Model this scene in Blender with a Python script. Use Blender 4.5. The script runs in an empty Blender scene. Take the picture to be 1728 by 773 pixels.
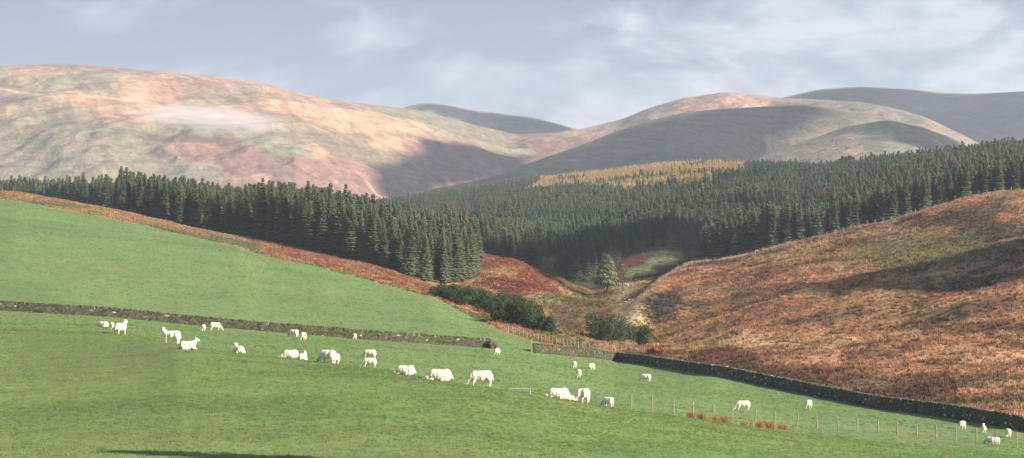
import bpy, bmesh, math, random
import numpy as np
from mathutils import Vector, Matrix
R = math.radians
random.seed(7)
rng = np.random.default_rng(11)
sc = bpy.context.scene
COL = sc.collection
F, YH, CZ = 4900.0, 330.0, 40.0          # focal length in photo pixels, horizon row, eye height
SUN_EL, SUN_AZ = R(26), R(117)            # azimuth clockwise from +Y (view direction)
SUN = np.array([math.cos(SUN_EL)*math.sin(SUN_AZ), math.cos(SUN_EL)*math.cos(SUN_AZ), math.sin(SUN_EL)])

# ------------------------------------------------------------------ helpers
def tag(o, label=None, cat=None, group=None, kind=None):
    if label: o['label'] = label
    if cat: o['category'] = cat
    if group: o['group'] = group
    if kind: o['kind'] = kind
    return o

def _hash(ix, iy, seed):
    n = (ix.astype(np.int64)*374761393 + iy.astype(np.int64)*668265263 + seed*974634777) & 0x7fffffff
    n = ((n ^ (n >> 13))*1274126177) & 0x7fffffff
    n = (n ^ (n >> 16)) & 0xffff
    return n/65535.0

def vnoise(x, y, seed=0):
    x = np.asarray(x, float); y = np.asarray(y, float)
    ix = np.floor(x); iy = np.floor(y)
    fx = x-ix; fy = y-iy
    fx = fx*fx*fx*(fx*(fx*6-15)+10); fy = fy*fy*fy*(fy*(fy*6-15)+10)
    ix = ix.astype(np.int64); iy = iy.astype(np.int64)
    a = _hash(ix, iy, seed); b = _hash(ix+1, iy, seed); c = _hash(ix, iy+1, seed); d = _hash(ix+1, iy+1, seed)
    return (a*(1-fx)+b*fx)*(1-fy)+(c*(1-fx)+d*fx)*fy

def fbm(x, y, seed=0, octs=4, gain=.5):
    s = 0; a = 1; t = 0
    for k in range(octs):
        s = s + a*(vnoise(x*2**k, y*2**k, seed+k*17)*2-1); t += a; a *= gain
    return s/t

def sstep(a, b, x):
    t = np.clip((x-a)/(b-a), 0, 1); return t*t*(3-2*t)

def inpoly(px, py, poly):
    px = np.asarray(px, float); py = np.asarray(py, float)
    r = np.zeros(px.shape, bool); n = len(poly)
    for i in range(n):
        x1, y1 = poly[i]; x2, y2 = poly[(i+1) % n]
        if y1 == y2: continue
        c = ((y1 > py) != (y2 > py)) & (px < (x2-x1)*(py-y1)/(y2-y1)+x1)
        r ^= c
    return r

def gsmooth(a, sig, axis):
    if sig <= 0: return a
    n = int(sig*3)+1
    k = np.exp(-.5*(np.arange(-n, n+1)/sig)**2); k /= k.sum()
    p = [(0, 0), (0, 0)]; p[axis] = (n, n)
    b = np.pad(a, p, mode='edge'); out = np.zeros_like(a)
    for i, w in enumerate(k):
        out += w*(b[i:i+a.shape[0], :] if axis == 0 else b[:, i:i+a.shape[1]])
    return out

def mesh_from(name, verts, faces, mat=None, smooth=False, cols=None, mats=None, fm=None):
    """verts (n,3) array; faces (m,k) array or list of arrays with equal k."""
    verts = np.asarray(verts, np.float32)
    if not isinstance(faces, list): faces = [faces]
    faces = [np.asarray(f, np.int32) for f in faces if len(f)]
    me = bpy.data.meshes.new(name)
    me.vertices.add(len(verts)); me.vertices.foreach_set('co', verts.ravel())
    tot = np.concatenate([np.full(len(f), f.shape[1], np.int32) for f in faces])
    idx = np.concatenate([f.ravel() for f in faces])
    me.loops.add(len(idx)); me.loops.foreach_set('vertex_index', idx)
    me.polygons.add(len(tot))
    me.polygons.foreach_set('loop_start', np.concatenate([[0], np.cumsum(tot)[:-1]]).astype(np.int32))
    me.polygons.foreach_set('loop_total', tot)
    if fm is not None: me.polygons.foreach_set('material_index', np.asarray(fm, np.int32))
    me.update(calc_edges=True)
    me.polygons.foreach_set('use_smooth', np.full(len(tot), smooth))
    if cols is not None:
        ca = me.attributes.new('cover', 'FLOAT_COLOR', 'POINT')
        c4 = np.ones((len(verts), 4), np.float32); c4[:, :cols.shape[1]] = cols
        ca.data.foreach_set('color', c4.ravel())
    for m in (mats or ([mat] if mat else [])): me.materials.append(m)
    return me

def link(name, me, parent=None):
    o = bpy.data.objects.new(name, me); COL.objects.link(o)
    if parent: o.parent = parent
    return o

class MB:
    """collects raw pieces into one mesh"""
    def __init__(s): s.v = []; s.q = []; s.t = []; s.n = 0
    def add(s, v, q=None, t=None):
        v = np.asarray(v, float); s.v.append(v)
        if q is not None and len(q): s.q.append(np.asarray(q)+s.n)
        if t is not None and len(t): s.t.append(np.asarray(t)+s.n)
        s.n += len(v)
    def tube(s, pts, rads, n=7):
        pts = [np.array(p, float) for p in pts]; V = []
        for i, p in enumerate(pts):
            d = pts[min(i+1, len(pts)-1)]-pts[max(i-1, 0)]; d = d/(np.linalg.norm(d)+1e-9)
            a = np.cross(d, [0, 0, 1.] if abs(d[2]) < .9 else [1., 0, 0]); a /= np.linalg.norm(a); b = np.cross(d, a)
            for k in range(n):
                t = 2*math.pi*k/n; V.append(p+rads[i]*(math.cos(t)*a+math.sin(t)*b))
        Q = [[i*n+k, i*n+(k+1) % n, (i+1)*n+(k+1) % n, (i+1)*n+k] for i in range(len(pts)-1) for k in range(n)]
        V.append(pts[0]); V.append(pts[-1]); e = len(V)
        T = [[e-2, (k+1) % n, k] for k in range(n)]+[[e-1, (len(pts)-1)*n+k, (len(pts)-1)*n+(k+1) % n] for k in range(n)]
        s.add(V, Q, T)
    def box(s, c, sx, sy, sz, rot=0., jit=0., r=None):
        V = np.array([[x, y, z] for x in (-.5, .5) for y in (-.5, .5) for z in (-.5, .5)])*[sx, sy, sz]
        if jit: V = V+r.uniform(-jit, jit, V.shape)*[sx, sy, sz]
        ca, sa = math.cos(rot), math.sin(rot)
        V = np.stack([V[:, 0]*ca-V[:, 1]*sa, V[:, 0]*sa+V[:, 1]*ca, V[:, 2]], 1)+np.array(c)
        s.add(V, [[0, 1, 3, 2], [4, 6, 7, 5], [0, 4, 5, 1], [2, 3, 7, 6], [0, 2, 6, 4], [1, 5, 7, 3]])
    def mesh(s, name, mat=None, smooth=False):
        fs = []
        if s.q: fs.append(np.concatenate(s.q))
        if s.t: fs.append(np.concatenate(s.t))
        return mesh_from(name, np.concatenate(s.v), fs, mat, smooth)

# ------------------------------------------------------------------ materials
def new_mat(name):
    m = bpy.data.materials.new(name); m.use_nodes = True
    nt = m.node_tree; nt.nodes.clear()
    out = nt.nodes.new('ShaderNodeOutputMaterial'); b = nt.nodes.new('ShaderNodeBsdfPrincipled')
    b.inputs['Roughness'].default_value = .9; b.inputs['Specular IOR Level'].default_value = .12
    nt.links.new(b.outputs[0], out.inputs[0])
    return m, nt, b

def N(nt, t, **kw):
    n = nt.nodes.new(t)
    for k, v in kw.items():
        if k.startswith('i_'):
            key = k[2:]; key = int(key) if key.isdigit() else key.replace('_', ' ')
            n.inputs[key].default_value = v
        else: setattr(n, k, v)
    return n

def noise_node(nt, vec, scale, detail=4, rough=.6, dist=0.):
    n = N(nt, 'ShaderNodeTexNoise', i_Scale=scale, i_Detail=detail, i_Roughness=rough, i_Distortion=dist)
    nt.links.new(vec, n.inputs['Vector']); return n.outputs['Fac']

def ramp(nt, fac, stops):
    r = nt.nodes.new('ShaderNodeValToRGB'); e = r.color_ramp.elements
    while len(e) < len(stops): e.new(.5)
    for k, (p, c) in enumerate(stops):
        e[k].position = p; e[k].color = (*c, 1) if len(c) == 3 else c
    nt.links.new(fac, r.inputs[0]); return r.outputs[0]

def mapping(nt, src, scale=(1, 1, 1), rot=(0, 0, 0)):
    m = N(nt, 'ShaderNodeMapping'); m.inputs['Scale'].default_value = scale; m.inputs['Rotation'].default_value = rot
    nt.links.new(src, m.inputs[0]); return m.outputs[0]

def mixrgb(nt, mode, fac, a, b):
    m = N(nt, 'ShaderNodeMix', data_type='RGBA', blend_type=mode)
    for s, v in ((m.inputs[0], fac), (m.inputs[6], a), (m.inputs[7], b)):
        if isinstance(v, (int, float)): s.default_value = v
        elif isinstance(v, tuple): s.default_value = (*v, 1)
        else: nt.links.new(v, s)
    return m.outputs[2]

def grey(v): return (v, v, v)

def land_mat(name, scales, contrast, bump, stretch=(1, 1, 1), bscale=None, warm=None):
    """cover colour from the mesh, broken up by noise at several real-world scales"""
    m, nt, b = new_mat(name)
    at = N(nt, 'ShaderNodeAttribute', attribute_name='cover')
    geo = N(nt, 'ShaderNodeNewGeometry'); P = mapping(nt, geo.outputs['Position'], stretch)
    c = at.outputs['Color']
    for s, k in zip(scales, contrast):
        n = noise_node(nt, P, 1/s, 4, .65)
        c = mixrgb(nt, 'MULTIPLY', 1.0, c, ramp(nt, n, [(.3, grey(1-k)), (.7, grey(1+k))]))
    if warm:
        n = noise_node(nt, P, 1/warm[0], 5, .7)
        c = mixrgb(nt, 'MIX', ramp(nt, n, [(warm[2], grey(0)), (warm[3], grey(warm[4]))]), c, warm[1])
    nt.links.new(c, b.inputs['Base Color'])
    n = noise_node(nt, P, 1/(bscale or scales[-1]), 5, .7)
    bp = N(nt, 'ShaderNodeBump', i_Strength=1.0, i_Distance=bump); nt.links.new(n, bp.inputs['Height'])
    nt.links.new(bp.outputs[0], b.inputs['Normal'])
    return m

def leaf_mat(name, c1, c2, tint=False, rough=.75, transl=0.0, scale=.6):
    m, nt, b = new_mat(name); b.inputs['Roughness'].default_value = rough
    geo = N(nt, 'ShaderNodeNewGeometry')
    n = noise_node(nt, geo.outputs['Position'], scale, 3, .7)
    c = ramp(nt, n, [(.3, c1), (.7, c2)])
    oi = N(nt, 'ShaderNodeObjectInfo')
    c = mixrgb(nt, 'MULTIPLY', 1.0, c, ramp(nt, oi.outputs['Random'], [(0, (.86, .89, .92)), (.5, (1, 1, 1)), (1, (1.14, 1.1, 1.0))]))
    if tint:
        a = N(nt, 'ShaderNodeAttribute', attribute_name='tint', attribute_type='INSTANCER')
        c = mixrgb(nt, 'MULTIPLY', 1.0, c, a.outputs['Color'])
    nt.links.new(c, b.inputs['Base Color'])
    out = [n for n in nt.nodes if n.type == 'OUTPUT_MATERIAL'][0]; tr = N(nt, 'ShaderNodeBsdfTranslucent'); mx = N(nt, 'ShaderNodeMixShader', i_0=.3)
    nt.links.new(c, tr.inputs[0]); nt.links.new(b.outputs[0], mx.inputs[1]); nt.links.new(tr.outputs[0], mx.inputs[2]); nt.links.new(mx.outputs[0], out.inputs[0])
    return m

def simple_mat(name, c1, c2, scale, bump=0, rough=.9, objspace=False):
    m, nt, b = new_mat(name); b.inputs['Roughness'].default_value = rough
    if objspace:
        src = N(nt, 'ShaderNodeTexCoord').outputs['Object']
    else: src = N(nt, 'ShaderNodeNewGeometry').outputs['Position']
    n = noise_node(nt, src, scale, 4, .65)
    nt.links.new(ramp(nt, n, [(.32, c1), (.68, c2)]), b.inputs['Base Color'])
    if bump:
        bp = N(nt, 'ShaderNodeBump', i_Strength=.8, i_Distance=bump); nt.links.new(n, bp.inputs['Height'])
        nt.links.new(bp.outputs[0], b.inputs['Normal'])
    return m

M = {}
M['pasture'] = land_mat('pasture_grass', (14, 2.6, .5, .14), (.07, .09, .13, .14), .05, (1, .45, 1), .16,
                        (7, (.2, .185, .07), .52, .78, .45))
M['rough'] = land_mat('rough_grass', (17, 4, 1.1), (.16, .22, .3), .35, (.6, 1, 1), .8, (6, (.33, .22, .11), .52, .75, .5))
M['hill'] = land_mat('hill_heath', (60, 18, 7), (.16, .24, .26), 4.0, (.8, .6, 1), 14)
M['spruce'] = leaf_mat('spruce_needles', (.095, .122, .070), (.160, .190, .108), True, scale=.35)
M['spruce_near'] = leaf_mat('spruce_needles_edge', (.092, .116, .066), (.158, .184, .102), False, scale=.35)
M['larch'] = leaf_mat('larch_needles', (.50, .33, .13), (.66, .46, .22), True, scale=.3)
M['bark'] = simple_mat('bark', (.09, .07, .055), (.17, .135, .10), 6, .02)
M['pine'] = leaf_mat('pine_needles', (.16, .19, .115), (.26, .29, .18), scale=.8)
M['roundtree'] = leaf_mat('dark_tree_leaves', (.018, .03, .016), (.04, .055, .026), scale=.4)
M['gorse'] = leaf_mat('gorse_leaves', (.035, .065, .028), (.075, .11, .045), scale=.9)
M['twig'] = leaf_mat('bare_twigs', (.16, .12, .075), (.27, .20, .12), scale=.8)
M['tuft'] = leaf_mat('grass_tuft', (.8, .8, .8), (1.15, 1.15, 1.15), True, scale=1.2)
M['stone'] = None
M['wool'] = simple_mat('sheep_wool', (.60, .52, .40), (.80, .72, .58), 9, .02, objspace=True)
M['skin'] = simple_mat('sheep_face', (.66, .54, .44), (.78, .68, .58), 6, 0, objspace=True)
M['hoof'] = simple_mat('sheep_hoof', (.05, .04, .035), (.09, .07, .06), 6, 0, objspace=True)
M['post'] = simple_mat('weathered_post', (.19, .165, .12), (.34, .30, .22), 7, .01)
M['wire'] = simple_mat('fence_wire', (.25, .25, .25), (.35, .35, .35), 3)
M['metal'] = simple_mat('trough_metal', (.34, .34, .30), (.48, .47, .41), 5, 0, .5)
M['rush'] = leaf_mat('rush_leaves', (.30, .14, .06), (.46, .25, .12), scale=1.5)

def stone_mat(name, dark, light, lichen, moss, lt=.93):
    m, nt, b = new_mat(name)
    geo = N(nt, 'ShaderNodeNewGeometry')
    r = geo.outputs['Random Per Island']
    n = noise_node(nt, geo.outputs['Position'], 5, 4, .7)
    c = ramp(nt, r, [(0, dark), (.55, light), (lt, light), (lt+.02, lichen)])
    c = mixrgb(nt, 'MULTIPLY', 1, c, ramp(nt, n, [(.3, grey(.7)), (.7, grey(1.25))]))
    n2 = noise_node(nt, geo.outputs['Position'], .9, 4, .7)
    c = mixrgb(nt, 'MIX', ramp(nt, n2, [(.42, grey(0)), (.62, grey(.8))]), c, moss)
    nt.links.new(c, b.inputs['Base Color'])
    return m
M['stone_mossy'] = stone_mat('mossy_stone', (.045, .04, .03), (.115, .10, .07), (.40, .38, .30), (.06, .07, .028), .97)
M['stone_dark'] = stone_mat('dark_stone', (.045, .047, .036), (.13, .13, .10), (.55, .54, .50), (.055, .065, .03), .95)

# ------------------------------------------------------------------ terrain
UG = np.linspace(-420, 2150, 900)
DG = np.exp(np.linspace(math.log(18), math.log(3000), 800))
def zof(y, d): return CZ-(np.asarray(y)-YH)*np.asarray(d)/F
LINES = {
 'A': [(-400, 18, 1150), (2100, 18, 1150)],
 'B': [(-300, 90, 770), (25, 90, 780), (800, 90, 782), (1300, 100, 800), (1700, 110, 805), (2100, 110, 820)],
 'C': [(-300, 230, 545), (25, 210, 560), (180, 190, 567), (300, 165, 582), (403, 158, 597), (500, 155, 606), (640, 150, 624),
       (815, 145, 655), (900, 148, 664), (1030, 150, 689), (1150, 150, 705), (1350, 150, 730), (1550, 152, 750), (1700, 155, 763), (2000, 155, 790)],
 'D': [(-300, 260, 538), (25, 250, 549), (180, 240, 557), (300, 215, 584), (403, 205, 604), (500, 205, 614), (640, 200, 636),
       (815, 195, 674), (900, 195, 684), (1030, 195, 708), (1150, 195, 722), (1350, 195, 746), (1550, 195, 766), (1700, 195, 780), (2000, 195, 805)],
 'D2': [(-300, 290, 524), (25, 285, 539), (180, 285, 548), (300, 270, 567), (500, 260, 590), (640, 255, 606), (815, 250, 636), (900, 245, 655), (1000, 235, 682),
        (1065, 228, 694), (1137, 230, 702), (1235, 235, 713), (1345, 238, 725), (1480, 240, 736), (1550, 240, 743), (1648, 240, 752), (1700, 240, 757), (2000, 225, 800)],
 'E': [(-300, 325, 505), (25, 330, 528), (200, 332, 541), (430, 335, 560), (600, 338, 574), (825, 345, 588), (900, 358, 597), (970, 390, 602),
       (1040, 425, 610), (1200, 360, 634), (1360, 325, 665), (1500, 300, 693), (1700, 265, 727), (2000, 240, 790)],
 'F': [(-300, 640, 322), (25, 620, 337), (200, 600, 370), (300, 580, 392), (400, 560, 412), (450, 545, 432), (540, 520, 452), (650, 500, 481), (730, 480, 498), (800, 440, 538),
       (850, 405, 557), (900, 390, 573), (950, 405, 583), (1040, 440, 602), (1100, 520, 575), (1200, 500, 560), (1360, 460, 548), (1500, 430, 560), (1700, 400, 560), (2000, 380, 560)],
 'G': [(-300, 720, 312), (25, 700, 321), (100, 700, 335), (200, 690, 353), (300, 670, 377), (400, 650, 401), (460, 635, 411), (520, 620, 424), (560, 610, 436), (620, 600, 450),
       (680, 590, 470), (730, 590, 486), (800, 610, 490), (850, 590, 508), (900, 590, 520), (950, 590, 528), (1000, 590, 527), (1040, 560, 524), (1066, 545, 517), (1088, 560, 499),
       (1108, 595, 475), (1130, 625, 458), (1160, 640, 441), (1200, 645, 432), (1300, 650, 411), (1400, 650, 393), (1450, 650, 377), (1550, 650, 350), (1700, 640, 323), (2000, 640, 290)],
 'H': [(-300, 1100, 360), (25, 1050, 362), (200, 900, 370), (400, 780, 393), (520, 760, 405), (680, 760, 425), (790, 720, 425), (830, 720, 428), (880, 720, 440), (940, 730, 468),
       (960, 740, 483), (1000, 760, 493), (1050, 780, 476), (1080, 780, 473), (1150, 760, 468), (1200, 780, 460), (1300, 800, 440), (1400, 800, 425), (1550, 800, 385), (1700, 800, 350), (2000, 800, 320)],
 'I': [(-300, 1300, 372), (25, 1250, 368), (400, 1100, 388), (680, 950, 422), (800, 840, 452), (870, 820, 468), (940, 830, 482), (1000, 860, 480), (1040, 880, 470), (1080, 900, 447), (1130, 950, 428),
       (1160, 940, 440), (1200, 920, 458), (1300, 940, 440), (1400, 960, 420), (1550, 960, 370), (1700, 950, 328), (2000, 950, 300)],
 'J': [(-300, 1800, 375), (25, 1800, 368), (400, 1600, 372), (680, 1300, 390), (800, 1200, 408), (900, 1200, 402), (1000, 1200, 396), (1100, 1250, 380), (1200, 1300, 362),
       (1300, 1300, 345), (1400, 1250, 338), (1550, 1200, 318), (1700, 1150, 300), (2000, 1150, 285)],
 'K': [(-300, 2300, 380), (25, 2300, 375), (400, 2200, 372), (600, 2000, 366), (700, 2000, 352), (800, 2000, 337), (900, 2000, 321), (1000, 2000, 309), (1100, 2000, 299),
       (1200, 1950, 291), (1300, 1900, 297), (1400, 1700, 305), (1550, 1500, 300), (1700, 1350, 286), (2000, 1350, 270)],
}
ORDER = 'A B C D D2 E F G H I J K'.split()
def ld(k, u):
    a = np.array(LINES[k], float); return np.interp(u, a[:, 0], a[:, 1])
def ly(k, u):
    a = np.array(LINES[k], float); return np.interp(u, a[:, 0], a[:, 2])
kd = np.array([ld(k, UG) for k in ORDER]); kz = np.array([zof(ly(k, UG), ld(k, UG)) for k in ORDER])
kd = np.vstack([kd, np.full((1, len(UG)), 2550.), np.full((1, len(UG)), 3000.)])
kz = np.vstack([kz, kz[-1:]-30, np.full((1, len(UG)), CZ-45.)])
kd = gsmooth(kd, 3, 1); kz = gsmooth(kz, 2, 1)
Z = np.stack([np.interp(DG, kd[:, i], kz[:, i]) for i in range(len(UG))], 1)      # rows depth, cols u
Z = gsmooth(Z, 4.0, 0)
UU, DD = np.meshgrid(UG, DG)
XX = (UU-864)/F*DD
moorm = sstep(0, 60, DD-ld('E', UG)[None, :]-5)*sstep(1085, 1190, UU)*(DD < 760)
vall = sstep(0, 30, DD-ld('F', UG)[None, :])*(1-sstep(1020, 1050, UU)*.8)*(1-sstep(1060, 1120, UU))*sstep(700, 800, UU)*(DD < 850)
marg = sstep(0, 30, DD-ld('F', UG)[None, :])*(DD < 800)*(UU < 760)
Z += moorm*(fbm(XX/26, DD/34, 3, 4)*1.9+fbm(XX/9, DD/11, 5, 4)*.6+fbm(XX/34, DD/5+XX/60, 6, 3)*.55)
Z += vall*(fbm(XX/13, DD/26, 13, 4)*1.3+fbm(XX/3, DD/7, 15, 3)*.25)
Z += marg*(fbm(XX/9, DD/20, 23, 3)*.45)
Z += (DD < 700)*fbm(XX/30, DD/45, 8, 3)*.35*sstep(60, 140, DD)*(1-moorm)*(1-vall)
Z += .035*fbm(XX/1.3, DD/1.6, 9, 2)*(DD < 420)
# hummock left of the track, and the heathery mound right of it
def bump_at(u, d, w, l, h):
    x = (u-864)/F*d
    return h*np.exp(-((XX-x)/w)**2-((DD-d)/l)**2)
Z += bump_at(995, 560, 6, 18, 1.6)+bump_at(1118, 545, 4.2, 12, 2.4)+bump_at(940, 575, 5, 12, .8)
YP = YH+(CZ-Z)*F/DD                                        # row at which each terrain vertex is seen

def gz(x, d):
    u = 864+x/d*F
    fu = (u-UG[0])/(UG[1]-UG[0]); fd = (np.log(d)-math.log(DG[0]))/(math.log(DG[1])-math.log(DG[0]))
    fu = np.clip(fu, 0, len(UG)-1.001); fd = np.clip(fd, 0, len(DG)-1.001)
    iu = fu.astype(int) if hasattr(fu, 'astype') else int(fu); idd = fd.astype(int) if hasattr(fd, 'astype') else int(fd)
    a = fu-iu; b = fd-idd
    return (Z[idd, iu]*(1-a)+Z[idd, iu+1]*a)*(1-b)+(Z[idd+1, iu]*(1-a)+Z[idd+1, iu+1]*a)*b

DF = np.exp(np.linspace(math.log(60), math.log(2900), 6000))
def pick(u, y, dmin=60, dmax=2900):
    """first ground point met by the sight line through a photo position"""
    x = (u-864)/F*DF; z = gz(x, DF); los = CZ-(y-YH)*DF/F
    ok = np.nonzero((z >= los) & (DF >= dmin) & (DF <= dmax))[0]
    i = ok[0] if len(ok) else int(np.argmin(np.abs(z-los)+(DF < dmin)*1e3+(DF > dmax)*1e3))
    return np.array([x[i], DF[i], z[i]])

# land cover (what grows where)
def mixc(c, col, m):
    return c*(1-m[..., None])+np.array(col)*m[..., None]
n1 = fbm(XX/22, DD/40, 31, 4)*.5+.5; n2 = fbm(XX/7, DD/16, 37, 4)*.5+.5; n3 = fbm(XX/60, DD/60, 41, 3)*.5+.5
n4 = fbm(XX/2.5, DD/7, 47, 4)*.5+.5
C0 = np.zeros(XX.shape+(3,)); C0[:] = (.136, .205, .066)
dC = ld('C', UG)[None, :]; dE = ld('E', UG)[None, :]; dF = ld('F', UG)[None, :]; dG = ld('G', UG)[None, :]; dH = ld('H', UG)[None, :]
near = 1-sstep(-8, 25, DD-dC)
C0 = mixc(C0, (.150, .212, .064), near*.9)
C0 = mixc(C0, (.18, .20, .08), near*sstep(.5, .75, n1)*.4)
C0 = mixc(C0, (.095, .135, .045), near*sstep(.5, .72, fbm(XX/9, DD/5, 77, 4)*.5+.5)*.45)
C0 = mixc(C0, (.138, .205, .072), sstep(0, 20, DD-dE)*.6)
C0 = mixc(C0, (.155, .195, .075), sstep(.45, .65, fbm(XX/30, DD/60, 79, 4)*.5+.5)*.45)
C0 = mixc(C0, (.105, .16, .052), sstep(.5, .7, fbm(XX/16, DD/22, 83, 4)*.5+.5)*.45)
# tractor marks in the far pasture
trk = np.exp(-((YP-(378+.14*(UU-60)+6*np.sin(UU/90)))/3.0)**2)*((UU < 700) & (DD > dE))
C0 = mixc(C0, (.095, .15, .055), trk*.5)
pasture = np.where(UU < 1045, DD < dF+14*fbm(XX/5, DD/22, 91, 4), DD < dE)
tan = np.array((.33, .215, .115)); orange = np.array((.26, .125, .055)); red = np.array((.235, .085, .05)); heath = np.array((.075, .04, .032)); green = np.array((.12, .135, .055))
RG = np.zeros_like(C0); RG[:] = orange
RG = mixc(RG, tan, sstep(.42, .62, n2)*.85)
RG = mixc(RG, heath, sstep(.55, .68, n1)*.7)
# moor
mo = (UU > 1040)
RM = np.zeros_like(C0); RM[:] = (.41, .21, .115)
RM = mixc(RM, tan*1.4, sstep(.45, .65, n2)*.85)
RM = mixc(RM, (.22, .18, .075), sstep(.55, .7, fbm(XX/15, DD/50, 61, 4)*.5+.5)*.4)
RM = mixc(RM, (.085, .052, .036), sstep(.54, .62, fbm(XX/24, DD/7+XX/50, 67, 5)*.5+.5)*.8)
RM = mixc(RM, (.07, .05, .03), sstep(.60, .68, fbm(XX/5, DD/3.5, 69, 3)*.5+.5)*.7)
low = 1-sstep(-15, 25, DD-dE-55-14*(n1-.5)*4)
RM = mixc(RM, (.085, .04, .032), low*sstep(.35, .55, n2)*.85*(UU < 1620))
RM = mixc(RM, (.13, .115, .06), low*(1-sstep(.35, .55, n2))*.5)
hi = inpoly(UU, YP, [(1470, 375), (1560, 345), (1700, 335), (1760, 420), (1640, 425), (1560, 380)])
RM = mixc(RM, (.085, .07, .045), gsmooth(hi.astype(float), 5, 1)*sstep(.35, .5, n2)*.85)
hg = inpoly(UU, YP, [(1430, 425), (1520, 395), (1680, 398), (1720, 425), (1600, 445), (1480, 452)])
RM = mixc(RM, (.15, .15, .065), gsmooth(hg.astype(float), 6, 1)*.75)
RM = mixc(RM, tan*1.1, np.exp(-((YP-(ly('G', UG)[None, :]+4))/4)**2)*.7)
C = np.where(mo[..., None], RM, RG)
# rough margin between far pasture and plantation
mg = (UU < 800) & (DD > dF) & (DD < dG+10)
C = np.where(mg[..., None], mixc(mixc(RG, tan*1.05, np.clip(.35+n2, 0, 1)*.9), (.15, .165, .075), ((UU < 460)*sstep(.47, .56, n1+.14*((UU > 350) & (UU < 440)))*.9)), C)
rb = mg & (UU > 450)
C = np.where(rb[..., None], mixc(mixc(RG, red, np.full(XX.shape, .55)), tan, sstep(.5, .6, n4)*.8), C)
# bracken bank
bank = inpoly(UU, YP, [(790, 395), (905, 425), (965, 470), (960, 495), (860, 500), (770, 492)]) & (DD > 560) & (DD < 790)
C = np.where(bank[..., None], mixc(mixc(RG*0+red, (.17, .06, .04), sstep(.45, .6, n1)), tan, sstep(.54, .62, fbm(XX/9+DD/22, DD/12-XX/9, 71, 4)*.5+.5)*.9), C)
# valley floor
vf = (UU > 760) & (UU < 1090) & (DD > dF) & (DD < 800) & ~bank
C = np.where(vf[..., None], mixc(mixc(C, tan*1.1, sstep(.3, .5, n2)*.65), green, sstep(.45, .6, fbm(XX/9, DD/30, 81, 4)*.5+.5)*.75), C)
hum = inpoly(UU, YP, [(930, 512), (1000, 505), (1035, 520), (1040, 560), (960, 560), (925, 535)]) & (DD < 650) & (DD > 440)
C = np.where(hum[..., None], mixc(mixc(C, (.13, .07, .045), np.full(XX.shape, .6)), green, sstep(.5, .62, n4)*.7), C)
track = inpoly(UU, YP, [(1043, 482), (1072, 482), (1078, 510), (1090, 545), (1048, 552), (1036, 520)]) & (DD > 440)
C = np.where(track[..., None], mixc(RG*0+np.array((.27, .25, .13)), tan*1.2, sstep(.42, .55, n2)*.8), C)
mound = inpoly(UU, YP, [(1086, 505), (1112, 491), (1145, 494), (1152, 510), (1140, 530), (1110, 541), (1092, 538)]) & (DD < 660) & (DD > 440)
C = np.where(mound[..., None], np.array((.085, .075, .05)), C)
# green strips beyond the tree
st = (DD > 800) & (DD < 1010) & (UU > 1020) & (UU < 1165)
def soft(poly): return gsmooth(gsmooth(inpoly(UU, YP, poly).astype(float), 1.2, 1), 1.2, 0)*st
CS = mixc(RG*0+np.array((.10, .075, .05)), (.25, .26, .13), soft([(1046, 476), (1058, 456), (1072, 450), (1098, 450), (1114, 461), (1085, 478), (1055, 484)]))
CS = mixc(CS, (.25, .26, .13), soft([(1086, 445), (1118, 422), (1150, 425), (1156, 437), (1130, 447), (1100, 450)]))
CS = mixc(CS, (.20, .10, .07), soft([(1050, 442), (1075, 427), (1112, 423), (1084, 443), (1058, 454)]))
C = np.where(st[..., None], CS, C)
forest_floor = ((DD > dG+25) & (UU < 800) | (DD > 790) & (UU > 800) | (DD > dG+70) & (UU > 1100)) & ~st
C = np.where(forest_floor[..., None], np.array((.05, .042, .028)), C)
far_open = (DD > 2050)
C = np.where(far_open[..., None], np.array((.17, .15, .08)), C)
C = np.where(pasture[..., None], C0, C)
for k in range(3): C[..., k] = gsmooth(gsmooth(C[..., k], .8, 0), .8, 1)

nr, nc = Z.shape
V = np.stack([XX, DD, Z], -1).reshape(-1, 3); CF = C.reshape(-1, 3)
ii, jj = np.meshgrid(np.arange(nr-1), np.arange(nc-1), indexing='ij')
q = np.stack([ii*nc+jj, ii*nc+jj+1, (ii+1)*nc+jj+1, (ii+1)*nc+jj], -1).reshape(-1, 4)
fp = pasture[:-1, :-1].ravel()
fm_ = (mo & ~pasture & (DD < 900) & (DD < dH))[:-1, :-1].ravel()
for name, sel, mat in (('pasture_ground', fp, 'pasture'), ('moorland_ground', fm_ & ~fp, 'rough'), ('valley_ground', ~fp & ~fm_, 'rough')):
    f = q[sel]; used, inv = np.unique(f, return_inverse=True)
    tag(link(name, mesh_from(name, V[used], inv.reshape(-1, 4), M[mat], True, CF[used])), kind='structure')

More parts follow.
